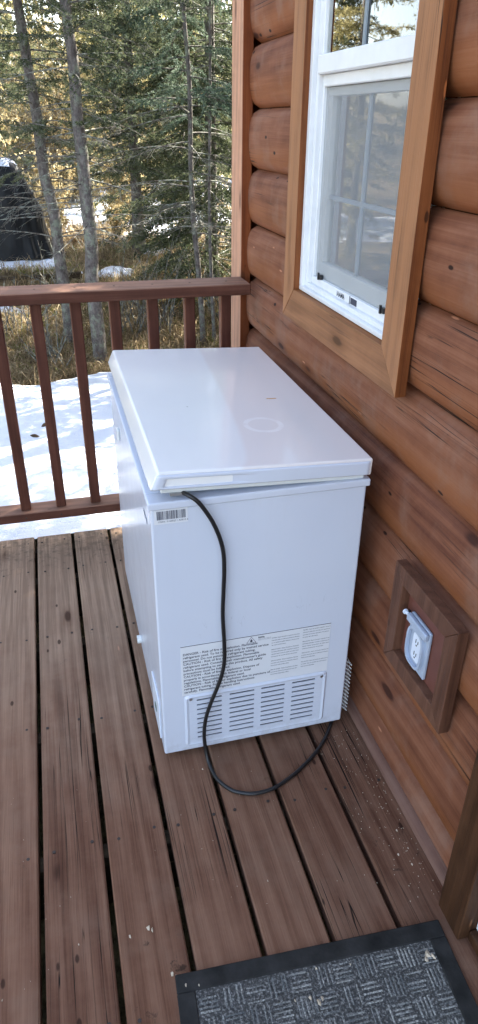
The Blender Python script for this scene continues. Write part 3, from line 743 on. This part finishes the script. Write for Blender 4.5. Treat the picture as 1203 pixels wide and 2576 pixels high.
# condenser fins at the back, next to the wall
mb=MB(FO)
for i in range(14):
    z=.205-.0130*i
    mb.tube([(FX1+.004,1.335,z+.010),(FX1+.014,1.325,z+.006),(FX1+.026,1.325,z-.010),(FX1+.026,1.60,z-.010)],.0015,6)
mb.build('condenser_grille',GASK,fz)

# ------------------------------------------------------------------ power cord
def catmull(P,n=8):
    P=[Vector(p) for p in P]; Q=[]
    for i in range(len(P)-1):
        p0=P[max(i-1,0)];p1=P[i];p2=P[i+1];p3=P[min(i+2,len(P)-1)]
        for k in range(n):
            t=k/n; Q.append(.5*((2*p1)+(p2-p0)*t+(2*p0-5*p1+4*p2-p3)*t*t+(3*p1-p0-3*p2+p3)*t**3))
    Q.append(P[-1]); return Q
cp=[(.215,1.36,.795),(.226,1.310,.7975),(.236,1.292,.797),(.252,1.284,.786),(.268,1.284,.763),(.288,1.286,.725),(.304,1.288,.680),(.312,1.289,.640),(.314,1.290,.590),(.312,1.290,.530),(.310,1.289,.465),(.313,1.287,.380),(.312,1.284,.318),(.300,1.281,.265),(.277,1.280,.200),(.262,1.278,.150),(.256,1.276,.100),(.257,1.272,.055),(.260,1.258,.022),(.265,1.232,.0075),(.274,1.196,.0065),(.298,1.160,.0065),(.326,1.142,.0065),(.356,1.133,.0065),(.390,1.134,.0065),(.420,1.141,.0065),(.462,1.160,.0065),(.500,1.182,.0065),(.545,1.214,.0065),(.590,1.255,.0065),(.628,1.305,.0065),(.668,1.37,.0065),(.678,1.5,.0065)]
mb=MB((.3,1.2,0)); mb.tube(catmull(cp,6),.0050,12)
tag(mb.build('power_cord',plain('cord_rubber',(.012,.012,.013,1),.33,spec=.5,noise=.1),smooth=True),'black power cord hanging from under the freezer lid and looping over the deck','cord')

# ------------------------------------------------------------------ doormat
ang=math.atan2(.728-.759,.648-.082); MO=(.365,.52,.0)
MM=Matrix.Translation((.082,.759,.0015))@Matrix.Rotation(ang,4,'Z')
mat=empty('doormat',MO,'grey and black ribbed doormat with black rubber border in front of the door','doormat')
ML_,MW_=.567,.86; bw=.036
mb=MB(MO)
def mbx(mb,x0,x1,y0,y1,z0,z1,ch=0): mb.box(x0,x1,-y1,-y0,z0,z1,M=MM,ch=ch)
mbx(mb,0,ML_,0,bw,0,.0065,.002); mbx(mb,0,ML_,MW_-bw,MW_,0,.0065,.002); mbx(mb,0,bw,bw,MW_-bw,0,.0064,.002); mbx(mb,ML_-bw,ML_,bw,MW_-bw,0,.0064,.002)
mb.build('rubber_border',BLACKR,mat)
def pile():
    t=NT('mat_pile_dark'); o=t.obj(); n=t.noise(o,180,4,.7); m=t.noise(o,9,4)
    c=t.ramp(n,[(.35,(.020,.019,.018,1)),(.52,(.075,.072,.068,1)),(.64,(.32,.31,.29,1))]); c=t.mix(t.math('MULTIPLY',m,.4),c,(.05,.05,.05,1))
    t.l(c,t.b.inputs['Base Color']); t.b.inputs['Roughness'].default_value=.95; t.bump(t.noise(o,300,3),1,.003); return t.m
def rib():
    t=NT('mat_rib_grey'); o=t.obj(); n=t.noise(o,260,4,.75); m=t.fr(t.noise(o,14,4),.35,.65); g=t.a('NewGeometry')
    c=t.ramp(n,[(.36,(.07,.067,.063,1)),(.5,(.28,.27,.25,1)),(.64,(.68,.67,.62,1))])
    c=t.mix(t.math('MULTIPLY',t.math('ADD',t.math('MULTIPLY',m,.6),t.math('MULTIPLY',g.outputs['Random Per Island'],.5)),.75),c,(.055,.062,.068,1))
    t.l(c,t.b.inputs['Base Color']); t.b.inputs['Roughness'].default_value=.95; t.bump(n,1,.003); return t.m
mb=MB(MO); mbx(mb,bw+.0003,ML_-bw-.0003,bw+.0003,MW_-bw-.0003,0,.0042); mb.build('carpet',pile(),mat)
mb=MB(MO); random.seed(3); S=.0455; nxb=int((ML_-2*bw)/S)+1; nyb=int((MW_-2*bw)/S)+1
for i in range(nxb):
    for j in range(nyb):
        bx=bw+.004+i*S+random.uniform(-.002,.002); by=bw+.004+j*S*1.02
        for r in range(5):
            o_=.003+r*.0084+random.uniform(-.001,.001); L=S-.007+random.uniform(-.004,.002); a=random.uniform(0,.003)
            hh=random.uniform(.0052,.0066)
            if (i+j)%2: X0,X1,Yq0,Yq1=bx+o_,bx+o_+random.uniform(.0028,.0044),by+a,by+L
            else: X0,X1,Yq0,Yq1=bx+a,bx+L,by+o_,by+o_+random.uniform(.0028,.0044)
            X1=min(X1,ML_-bw-.001); Yq1=min(Yq1,MW_-bw-.001)
            if X1-X0<.002 or Yq1-Yq0<.002 or random.random()<.10+.25*max(0,sn(i*.35,j*.35,1.,4)): continue
            mbx(mb,X0,X1,Yq0,Yq1,.004,hh,.0009)
mb.build('pile_ribs',rib(),mat)

# ------------------------------------------------------------------ specks of litter
rng=np.random.default_rng(5)
mb=MB(); random.seed(21)
def fleck(x,y,z,s,n=None):
    a=random.uniform(0,6.28); k=random.randint(5,6); P=[]
    for i in range(k):
        t=a+6.283*i/k; r=s*random.uniform(.6,1.1)*(1 if i%2 else .75); P.append((x+math.cos(t)*r*.6,y+math.sin(t)*r))
    V=[(p[0],p[1],z+.0012) for p in P]+[(x+random.uniform(-.3,.3)*s,y,z+.0012+s*.5)]+[(p[0],p[1],z+.0002) for p in P]
    mb.add(V,[(i,(i+1)%k,k) for i in range(k)]+[(i,k+1+i,k+1+(i+1)%k,(i+1)%k) for i in range(k)])
for i in range(150):
    x=.69-abs(random.gauss(0,.05)); y=random.uniform(.78,1.28); fleck(x,y,.0012,random.uniform(.0008,.0021))
for i in range(45):
    fleck(random.uniform(-.35,.66),random.uniform(.8,1.28),.0012,random.uniform(.0006,.0015))
for x,y,s in ((.243,1.245,.0042),(.005,.86,.005),(.045,.868,.0085),(.052,.862,.006),(.078,.765,.008),(.085,.757,.006),(.32,.905,.0032),(.635,.89,.0045),(.66,.95,.004),(.665,.90,.0035),(.655,.86,.004),(-.10,.87,.003),(-.25,.80,.003)): fleck(x,y,.0012,s)
for x,y,s in ((.592,.668,.011),(.584,.66,.009),(.600,.662,.010),(.10,.735,.006),(.125,.728,.005),(.33,.652,.007),(.345,.64,.009),(.352,.645,.006),(.43,.69,.003),(.36,.70,.004),(.30,.655,.004)): fleck(x,y,.0060,s)
tag(mb.build('litter_specks',plain('pale_specks',col('b9a994'),.8,noise=.2),fixn=False),'pale seed flecks and crumbs scattered on the boards and mat','litter',kind='stuff')
# cone scales on snow
def cone(x,y,a,label):
    z=bank(x,y); mb=MB((x,y,z)); d=Vector((math.cos(a),math.sin(a),0)); p=Vector((x,y,z+.008))
    n=9
    for i in range(n):
        t=i/(n-1); r=.010*math.sin(math.pi*(.12+.82*t))
        c=p+d*(t-.5)*.055
        mb.tube([c-d*.004,c+d*.001,c+d*.0045],[r*.6,r*1.25,r*.75],9)
    tag(mb.build('spruce_cone',plain('cone_scales',(.10,.06,.03,1),.8,noise=.4)),label,'cone','spruce cones lying on the snow')
cone(-.13,4.32,.9,'brown spruce cone on the snow, the nearer to the baluster on its right')
cone(-.19,4.10,-.5,'brown spruce cone on the snow, the nearer to the deck of the two')

# ------------------------------------------------------------------ grill and garden edging
GO=(-.42,9.95,-.06)
gr=empty('covered_grill',GO,'barbecue grill under a black cover with snow on top, standing on snow','grill')
def grill():
    levels=[(-.035,.50,.34),(.03,.49,.33),(.15,.465,.32),(.30,.43,.30),(.40,.432,.30),(.48,.44,.30),(.56,.415,.29),(.64,.375,.285),(.74,.335,.27),(.86,.295,.25),(.96,.262,.23),(1.03,.225,.19),(1.065,.16,.12),(1.078,.08,.05)]
    V=[];F=[];N=96
    for li,(z,a,b) in enumerate(levels):
        lean=-.05*max(0,z)
        for i in range(N):
            t=2*math.pi*i/N; e=2/3.6
            c,s=math.cos(t),math.sin(t)
            fold=1+(.05*math.sin(t*8+z*4)+.03*math.sin(t*19+1-z*3))*max(.12,1-z*.9)+.03*sn(math.cos(t)*2,z*4,1.,math.sin(t)*2)
            x=a*math.copysign(abs(c)**e,c)*fold+.035; y=b*math.copysign(abs(s)**e,s)*fold
            V.append((-.42+x+lean+.0*z,9.95+y,z+(.02*math.sin(t*5)+.012*math.sin(t*13) if li==0 else 0)))
    L=len(levels)
    for j in range(L-1):
        for i in range(N): F.append((j*N+i,j*N+(i+1)%N,(j+1)*N+(i+1)%N,(j+1)*N+i))
    F.append(tuple(range((L-1)*N,L*N)))
    mb=MB(GO); mb.add(V,F); return mb
mb=grill(); ob=mb.build('cover',COVER,gr,smooth=True); ss_=ob.modifiers.new('s','SUBSURF'); ss_.levels=1; ss_.render_levels=1
V,F=[],[]; N=40
mb=MB(GO)
P=[]
for j in range(9):
    r=j/8
    for i in range(N):
        t=2*math.pi*i/N; k=1+.12*sn(math.cos(t)*2,math.sin(t)*2,1.)
        P.append((-.475+.27*r*math.cos(t)*k,9.95+.24*r*math.sin(t)*k,1.115-.012*r-.085*r**4-.02*abs(sn(r*3,t))))
mb.add(P,[(j*N+i,j*N+(i+1)%N,(j+1)*N+(i+1)%N,(j+1)*N+i) for j in range(8) for i in range(N)])
mb.build('snow_cap',SNOW,gr,smooth=True)
mb=MB(GO); mb.box(-.15,-.05,9.75,10.1,.70,.725); mb.build('side_shelf',BLACK,gr)
EO=(-.6,9.0,-.3)
mb=MB(EO); mb.prism([(-2.2,-.215),(.40,-.105),(.40,-.45),(-2.2,-.45)],1,8.975,9.02); mb.prism([(9.02,-.45),(9.9,-.45),(9.9,-.12),(9.02,-.12)],0,.355,.40)
ed=mb.build('garden_edging',PLANK); tag(ed,'dark weathered plank edging in front of the snowy grill terrace','garden edging')

# ------------------------------------------------------------------ vegetation
def quads(base,d,length,width,rng,flat=None):
    """array of leaf quads: base (n,3), unit direction d (n,3)"""
    n=len(base); r=rng.normal(size=(n,3)); s=np.cross(d,r); s/=np.linalg.norm(s,axis=1)[:,None]+1e-9
    w=(s.T*width*.5).T; L=(d.T*length).T
    mid=base+L*.5
    V=np.stack([base-w*.35,mid-w,base+L,mid+w],1).reshape(-1,3)
    F=np.arange(4*n).reshape(n,4); return V,F
def unit(a): return a/(np.linalg.norm(a,axis=1)[:,None]+1e-9)
def tubes(segs,n=4):
    """segs: list of (p0,p1,r0,r1) -> V,F"""
    if not len(segs): return np.zeros((0,3)),np.zeros((0,4),int)
    P0=np.array([s[0] for s in segs],float);P1=np.array([s[1] for s in segs],float);r0=np.array([s[2] for s in segs]);r1=np.array([s[3] for s in segs])
    d=unit(P1-P0); a=np.cross(d,np.array([.31,.17,.93])); a=unit(a); b=np.cross(d,a); V=[]
    for P,r in ((P0,r0),(P1,r1)):
        for k in range(n):
            t=2*math.pi*k/n; V.append(P+((a*math.cos(t)+b*math.sin(t)).T*r).T)
    V=np.stack(V,1).reshape(-1,3); m=len(segs); F=[]
    bi=np.arange(m)*2*n
    for k in range(n): F.append(np.stack([bi+k,bi+(k+1)%n,bi+n+(k+1)%n,bi+n+k],1))
    return V,np.stack(F,1).reshape(-1,4)
def spruce_parts(rng,path,rad,zlo,zhi,blen,nb,needle_len,needle_w,per_m,droop=.5,live=lambda z:1.,twig_sp=.07,azbias=None,dense=1.):
    """path: trunk points; returns trunk mesh pieces, live twigs+needles, dead twig segs"""
    path=np.array(path,float)
    def tp(z): return np.array([np.interp(z,path[:,2],path[:,0]),np.interp(z,path[:,2],path[:,1]),z])
    segs=[];dead=[];NB=[];ND=[];NT_=[]
    ztop=path[-1,2]
    for b in range(nb):
        z=zlo+(zhi-zlo)*rng.random(); az=rng.random()*2*math.pi
        if azbias is not None and rng.random()<azbias[1]: az=azbias[0]+rng.normal()*.7
        L=blen(z)*rng.uniform(.65,1.15); isl=rng.random()<live(z)
        d=np.array([math.cos(az),math.sin(az),rng.uniform(-.15,.25)]); p=tp(z); k=max(4,int(L/.09)); st=L/k
        dr=droop*rng.uniform(.6,1.3); pts=[p]
        for i in range(k):
            d=d+np.array([rng.normal()*.05,rng.normal()*.05,-dr*st*(1.0 if i<k*.7 else -.4)]); d/=np.linalg.norm(d); p=p+d*st; pts.append(p)
        r0=.003+.0045*L; out=segs if isl else dead
        for i in range(k):
            out.append((pts[i],pts[i+1],r0*(1-i/k)+.0015,r0*(1-(i+1)/k)+.0015))
        # side twigs
        nt=max(3,int(L/twig_sp))*2
        for q in range(nt):
            u=rng.uniform(.12,1.)
            if not isl and rng.random()<.25: continue
            i=min(k-1,int(u*k)); pt=pts[i]+(pts[i+1]-pts[i])*(u*k-i); bd=unit((pts[i+1]-pts[i])[None])[0]
            side=np.cross(bd,[0,0,1.]); side/=np.linalg.norm(side)+1e-9
            sg=1 if q%2 else -1
            td=bd*.65+side*sg*rng.uniform(.5,.95)+np.array([0,0,rng.uniform(-.35,.12)]); td/=np.linalg.norm(td)
            TL=(.10+.34*L*(1-u*.75))*rng.uniform(.5,1.1)*(1 if isl else .7)
            e=pt+td*TL+np.array([0,0,-.18*TL]); 
            (segs if isl else dead).append((pt,e,.0017,.0008))
            if not isl:
                m=pt+(e-pt)*rng.uniform(.3,.8); dead.append((m,m+(td+rng.normal(size=3)*.6)*TL*.35,.0013,.0007))
            if isl:
                m=int(TL*per_m*dense)+3; s=rng.random(m)**.85
                NB.append(pt+np.outer(s,e-pt)); dd=td*.75+rng.normal(size=(m,3))*.55; ND.append(dd)
                tone=np.clip(.25+.5*rng.random()+.25*s+rng.normal(size=m)*.12,0,1); NT_.append(tone)
    return segs,dead,NB,ND,NT_
def trunkmesh(path,r0,r1,n=12,seed=0):
    Q=catmull(path,5); m=len(Q); rs=[(r0+(r1-r0)*i/(m-1))*(1+.06*sn(i*.7,seed)) for i in range(m)]; rs[0]*=1.35
    if m>2: rs[1]*=1.12
    mb=MB(path[0]); mb.tube(Q,rs,n); return mb
def make_tree(name,label,cat,group,path,r0,r1,seed,zlo,zhi,blen,nb,nl=.03,nw=.006,per_m=150,droop=.5,live=lambda z:1.,needle=None,deadmat=None,azbias=None,twig_sp=.07,n=12):
    rng=np.random.default_rng(seed); path=[tuple(p) for p in path]; o=np.array(path[0])
    e=empty(name,path[0],label,cat,group)
    trunkmesh(path,r0,r1,n,seed).build('trunk',BARK,e,smooth=True)
    segs,dead,NB,ND,NT_=spruce_parts(rng,path,r0,zlo,zhi,blen,nb,nl,nw,per_m,droop,live,twig_sp,azbias)
    if NB:
        B=np.concatenate(NB);D=unit(np.concatenate(ND));T=np.concatenate(NT_)
        V,F=quads(B,D,nl*rng.uniform(.6,1.2,len(B)),nw*rng.uniform(.7,1.3,len(B)),rng)
        tone=np.repeat(T,4)
        npmesh('crown',V-o,F,needle or NEEDLE,e,tone)
        V2,F2=tubes(segs,3); npmesh('branches',V2-o,F2,TWIG,e)
    if dead:
        V,F=tubes(dead,3); npmesh('dead_branches',V-o,F,TWIG,e)
    return e
# three near trees by the deck
P1=[(.171,7.1,-.56),(.157,7.1,-.397),(.150,7.1,0.),(.139,7.1,.168),(.126,7.1,.383),(.124,7.1,.75),(.075,7.1,1.083),(.071,7.1,1.483),(.051,7.1,1.784),(.036,7.1,2.076),(.02,7.1,2.34),(-.05,7.1,3.2),(-.1,7.1,4.6),(-.12,7.1,7.5)]
P2=[(.399,6.6,-.60),(.389,6.6,-.04),(.378,6.6,.234),(.404,6.6,.542),(.395,6.6,.954),(.393,6.6,1.265),(.383,6.6,1.543),(.390,6.6,1.906),(.372,6.6,2.194),(.36,6.6,3.0),(.35,6.6,4.5),(.33,6.6,8)]
P3=[(1.473,6.95,-.56),(1.456,6.95,-.075),(1.424,6.95,.365),(1.399,6.95,.649),(1.382,6.95,1.085),(1.386,6.95,1.495),(1.382,6.95,1.878),(1.35,6.95,2.307),(1.34,6.95,2.9),(1.33,6.95,4.0),(1.33,6.95,5.2)]
P4=[(1.59,6.93,-.56),(1.56,6.94,.2),(1.55,6.94,.9),(1.57,6.95,1.8),(1.58,6.95,3.0)]
GN='slender spruces just beyond the railing'
make_tree('spruce_tree','slender grey-barked spruce that bends left, nearest to the covered grill','tree',GN,P1,.068,.03,11,.5,5.5,lambda z:.75 if z<2 else 1.1,125,nl=.028,nw=.007,per_m=190,live=lambda z:ss(.9,2.2,z)*.9,droop=.35)
make_tree('spruce_tree','thickest straight grey-barked spruce behind the railing, second from the left','tree',GN,P2,.070,.03,12,.4,5.5,lambda z:.65 if z<2 else 1.0,100,nl=.028,nw=.007,per_m=190,live=lambda z:ss(1.0,2.3,z)*.8,droop=.3)
make_tree('spruce_tree','thin pale-stemmed spruce with blue-green boughs and dead drooping branches','tree',GN,P3,.030,.012,13,.5,4.6,lambda z:.8,95,nl=.028,nw=.008,per_m=260,live=lambda z:ss(1.35,1.9,z),droop=.5,needle=NEEDLEB)
make_tree('spruce_tree','thinnest bare stem close beside the pale-stemmed spruce','tree',GN,P4,.020,.01,14,.8,2.8,lambda z:.4,12,live=lambda z:.3)
# bigger dense spruces behind, on the right
def straight(x,y,h,lean=0): z=G(x,y); return [(x,y,z-.05),(x+lean*.3,y,z+h*.35),(x+lean,y,z+h)]
GD='dense dark spruces behind the slender trees'
def cone_len(z0,h,R_): return lambda z:max(.15,R_*(1-(z-z0)/h)**.8)
for i,(x,y,h,R_,lab) in enumerate([(1.92,8.5,7,1.2,'dense dark spruce with skirts to the ground beside the corner board'),(2.1,10.8,8,1.5,'dense dark spruce standing behind the pale-stemmed one'),(1.30,10.4,7.5,1.15,'dense dark spruce midway between the straight trunk and the pale stem')]):
    make_tree('dense_spruce',lab,'tree',GD,straight(x,y,h),.085,.02,30+i,.05 if i==0 else (.9 if i==2 else .5),h*.93,cone_len(0,h,R_),310 if i<2 else 200,nl=.042,nw=.011,per_m=120,droop=.55,twig_sp=.075)
for i,(x,y,h,R_,dd) in enumerate([(2.9,7.1,6.5,1.2,'hidden beside the corner board'),(3.0,4.5,8,1.3,'nearest the cabin corner'),(3.3,6.3,9,1.4,'second beyond the cabin corner'),(4.8,5.4,9.5,1.6,'farther right behind the cabin'),(4.9,7.6,10,1.7,'beyond the cabin corner, tallest'),(6.6,6.6,10,1.8,'farthest right beyond the cabin')]):  # out-of-view spruces added to keep the sun off the snow bank
    make_tree('dense_spruce','dense spruce at the side of the cabin, '+dd,'tree','dense spruces at the side of the cabin',straight(x,y,h),.085,.02,130+i,.4,h*.95,cone_len(0,h,R_),130,nl=.09,nw=.03,per_m=40,droop=.5,twig_sp=.09)
# prototypes further back; copies share their meshes
def copy_tree(e,x,y,rot,s,label,group):
    r=e.copy(); COL.objects.link(r); r.location=(x,y,G(x,y)-.05); r.rotation_euler=(0,0,rot); r.scale=(s,s,s); r['label']=label; r['group']=group
    for ch in e.children:
        c=ch.copy(); COL.objects.link(c); c.parent=r
    return r
pa=make_tree('background_spruce','sunlit spruce at the left edge, behind the covered grill','tree','sunlit spruces in the background',straight(-.9,14.5,8.5),.09,.02,50,.6,7.8,cone_len(0,8.5,1.35),170,nl=.07,nw=.016,per_m=60,droop=.5,needle=NEEDLE)
pb=make_tree('background_spruce','yellow-green sparse conifer between the two left trunks','tree','sunlit spruces in the background',straight(1.0,17.5,8),.07,.02,51,.3,7.2,lambda z:1.2*(1-z/9),120,nl=.07,nw=.016,per_m=55,droop=.45,needle=NEEDLEY)
import itertools
places=[(3.9,14.5,'right'),(2.4,17.,'right'),(0.0,20.5,'left'),(-1.8,18,'left'),(3.6,20,'right'),(6.5,20.5,'right'),(1.7,23.5,'middle'),(-1.0,25,'left'),(5.0,24,'right'),(8.0,25,'right'),(3.2,27,'middle'),(0.8,28,'middle'),(6.4,28.5,'right'),(-3,23,'left'),(1.55,14.6,'m')]
desc=['between the dense dark spruces','just right of the straight grey trunk','behind the bending trunk, small with distance','left of the covered grill','beyond the thin pale stem','behind the cabin corner','between the two grey trunks, far back','far left, beyond the grill terrace','far back, right of the pale stem','deepest on the right','deep in the middle of the wood','deepest behind the two trunks','deep on the right behind others','at the very left edge, far back','above the snow patch in the middle']
for i,((x,y,_),dd) in enumerate(zip(places,desc)):
    src=pb if i in (0,1,2,4,6,7,11,14) else pa
    copy_tree(src,x,y,i*1.7,.8+.35*((i*37)%10)/10,('yellow-green' if src is pb else 'dark green')+' background conifer '+dd,'sunlit spruces in the background')
# trees to the left of the cabin (their reflections show in the glass and the enamel)
for i,(x,y,dd) in enumerate([(-2.7,9.7,'just left of the grill terrace'),(-3.2,12.2,'behind the left end of the terrace'),(-4.6,10.6,'left of the terrace, second row'),(-4.2,6.5,'beyond the left side of the deck, nearest'),(-6.,3.5,'left of the deck, level with the freezer'),(-5.2,9.,'left of the grill terrace'),(-8,6,'deep on the left side'),(-7.5,.5,'left of the deck, behind the viewer'),(-9.5,3,'farthest out on the left side')]):
    copy_tree(pa if i%2 else pb,x,y,i*1.1+.4,.9,'spruce '+dd,'spruces on the left side of the cabin')
# golden willow shrubs
def shrub(x,y,h,seed,n,label,leaf=True,mat=None,spread=.5,group='dry golden shrubs'):
    rng=np.random.default_rng(seed); z0=G(x,y)-.03; o=np.array([x,y,z0]); segs=[];B=[];D=[];T=[]
    for s in range(n):
        a=rng.random()*6.28; d=np.array([math.cos(a)*spread*rng.random(),math.sin(a)*spread*rng.random(),1.]); d/=np.linalg.norm(d)
        p=o+np.array([rng.normal()*.12,rng.normal()*.12,0]); L=h*rng.uniform(.5,1.1); k=7
        for i in range(k):
            q=p+d*L/k; segs.append((p,q,.006*(1-i/k)+.0018,.006*(1-(i+1)/k)+.0018))
            if i>0:
                for _ in range(3):
                    td=d*.8+rng.normal(size=3)*.55; td/=np.linalg.norm(td); TL=rng.uniform(.08,.3)*h*.4; e=p+td*TL; segs.append((p,e,.0025,.001))
                    if leaf:
                        m=int(10*rng.random())+4; B.append(p+np.outer(rng.random(m),e-p)); D.append(rng.normal(size=(m,3))*.6+np.array([0,0,-.5])); T.append(np.clip(rng.random()*.6+rng.random(m)*.4,0,1))
            p=q; d=d+rng.normal(size=3)*.10+np.array([0,0,-.02]); d/=np.linalg.norm(d)
    e=empty('shrub' if leaf else 'bare_shrub',tuple(o),label,'shrub',group)
    V,F=tubes(segs,3); npmesh('stems',V-o,F,TWIG,e)
    if leaf:
        B=np.concatenate(B);D=unit(np.concatenate(D)); V,F=quads(B,D,rng.uniform(.04,.09,len(B)),rng.uniform(.016,.034,len(B)),rng); npmesh('foliage',V-o,F,mat or DRYLEAF,e,np.repeat(np.concatenate(T),4))
    return e
w1=shrub(.55,15.2,2.4,71,60,'golden dry shrub between the two grey trunks')
w2=shrub(-.1,17.,3.0,72,46,'tall golden dry shrub behind the bending trunk')
w3=shrub(1.35,13.0,1.4,73,34,'golden dry shrub right of the straight trunk, above the snow patch')
for i,(src,x,y,s,dd) in enumerate([(w1,1.9,16.2,1.1,'behind the middle snow patch'),(w2,1.1,19.5,1.2,'far back between the trunks'),(w1,-.9,12.2,.9,'behind the covered grill'),(w2,2.9,18.6,1.2,'far back behind the dark spruces'),(w3,.25,12.4,.9,'right of the grill cover'),(w1,2.7,14.9,.8,'left of the dark skirts'),(w2,3.9,21.,1.3,'farthest right'),(w1,.2,23.,1.6,'deep in the wood at left'),(w2,1.9,24.,1.7,'deep in the wood, middle'),(w3,1.1,11.6,.5,'low, beside the straight trunk'),(w2,-1.2,21.,1.5,'far left edge')]):
    copy_tree(src,x,y,i*.9+.3,s,'golden dry shrub '+dd,'dry golden shrubs')
for i,(x,y,h,n,dd) in enumerate([(.75,7.2,1.0,5,'right of the straight trunk'),(.0,6.5,.7,6,'at the foot of the bending trunk'),(1.05,7.4,.9,6,'between the straight trunk and the pale stem'),(.02,8.3,.8,5,'in front of the plank edging'),(-.35,7.4,.7,6,'at the left edge below the rail'),(1.8,7.6,.9,7,'beside the corner board')]):
    shrub(x,y,h,90+i,n*3,'leafless thin-stemmed bush '+dd,leaf=False,spread=.9,group='leafless bushes beyond the railing')
# grass
def grassfield(name,N,fn,mat,seed,Lr,wr,lie,label,cat):
    rng=np.random.default_rng(seed); pts=[]
    while len(pts)<N:
        c=fn(rng)
        if c is not None: pts.append(c)
    pts=np.array(pts); n=len(pts); az=rng.random(n)*6.283; inc=rng.beta(*lie,size=n)*1.45
    L=rng.uniform(*Lr,size=n); d=np.stack([np.cos(az)*np.sin(inc),np.sin(az)*np.sin(inc),np.cos(inc)],1)
    w=rng.uniform(*wr,size=n); s=np.stack([-np.sin(az),np.cos(az),np.zeros(n)],1)
    p0=pts; p1=pts+d*(L*.5)[:,None]; d2=unit(d+np.array([0,0,-.75])); p2=p1+d2*(L*.5)[:,None]
    p2[:,2]=np.maximum(p2[:,2],p0[:,2]+.004)
    W=s*w[:,None]*.5
    V=np.stack([p0-W,p0+W,p1+W*.8,p1-W*.8,p2+W*.15,p2-W*.15],1).reshape(-1,3); b=np.arange(n)*6
    F=np.concatenate([np.stack([b,b+1,b+2,b+3],1),np.stack([b+3,b+2,b+4,b+5],1)])
    cl=np.array([.5+.5*sn(p[0],p[1],2.2,3) for p in pts]); tone=np.clip(cl*.55+rng.random(n)*.5-.02,0,1)
    ob=npmesh(name,V,F,mat,None,np.repeat(tone,6)); tag(ob,label,cat,kind='stuff'); return ob
def snowfree(x,y):
    g=G(x,y)
    if y<7.2 and bank(x,y)>g+.005: return False
    if patches(x,y)>g+.02: return False
    if x<.42 and y>9.0 and y<11 and terr(x,y)>-.085: return False
    return True
def gen(y0,y1,dens=.0):
    def f(rng):
        u=rng.random(); y=y0+(y1-y0)*u**1.3; cx=.06*y+.2; x=cx+(rng.random()-.46)*y*.62
        if x>3.6+.1*y: return None
        if sn(x,y,3.)<-.32+dens and rng.random()<.75: return None
        if not snowfree(x,y): return None
        return (x,y,G(x,y)-.005)
    return f
grassfield('dry_grass',46000,gen(5.8,11.5),GRASSM,101,(.10,.34),(.004,.010),(3.2,1.5),'matted dry straw-coloured grass beyond the snow bank','grass')
grassfield('far_dry_grass',26000,gen(11,22),GRASSM,102,(.12,.36),(.010,.022),(2.4,1.8),'taller golden dry grass between the background trees','grass')
grassfield('moss_tufts',22000,gen(5.8,11,.25),MOSSM,103,(.04,.12),(.006,.014),(2,2),'green moss and low growth among the dry grass','moss')
#  under the deck, glimpsed through the gaps
# far wood
rng=np.random.default_rng(8); n=52000
x=rng.uniform(-14,30,n); y=rng.uniform(31,38,n); z=rng.random(n)**1.25*13
m_=n//3; x[:m_]=rng.uniform(-19,-14,m_); y[:m_]=rng.uniform(-6,32,m_)
g_=np.array([G(a,b) for a,b in zip(x,y)]); keep=np.array([sn(a*.45,c*.16,1.,7)>-.28-(.0 if c<6 else .0) for a,c in zip(x,z)])
B=np.stack([x,y,g_+z],1)[keep]; D=unit(rng.normal(size=(len(B),3))*.5+np.array([0,0,-1.])); V,F=quads(B,D,rng.uniform(.25,.7,len(B)),rng.uniform(.09,.22,len(B)),rng)
tone=np.clip(.5+.5*np.array([sn(p[0]*.7,p[2]*.25,1.,2) for p in B])+rng.normal(size=len(B))*.15,0,1)
tag(npmesh('far_wood',V,F,NEEDLEY,None,np.repeat(tone,4)),'hazy golden-green wood closing the view behind the trees','wood',kind='stuff')
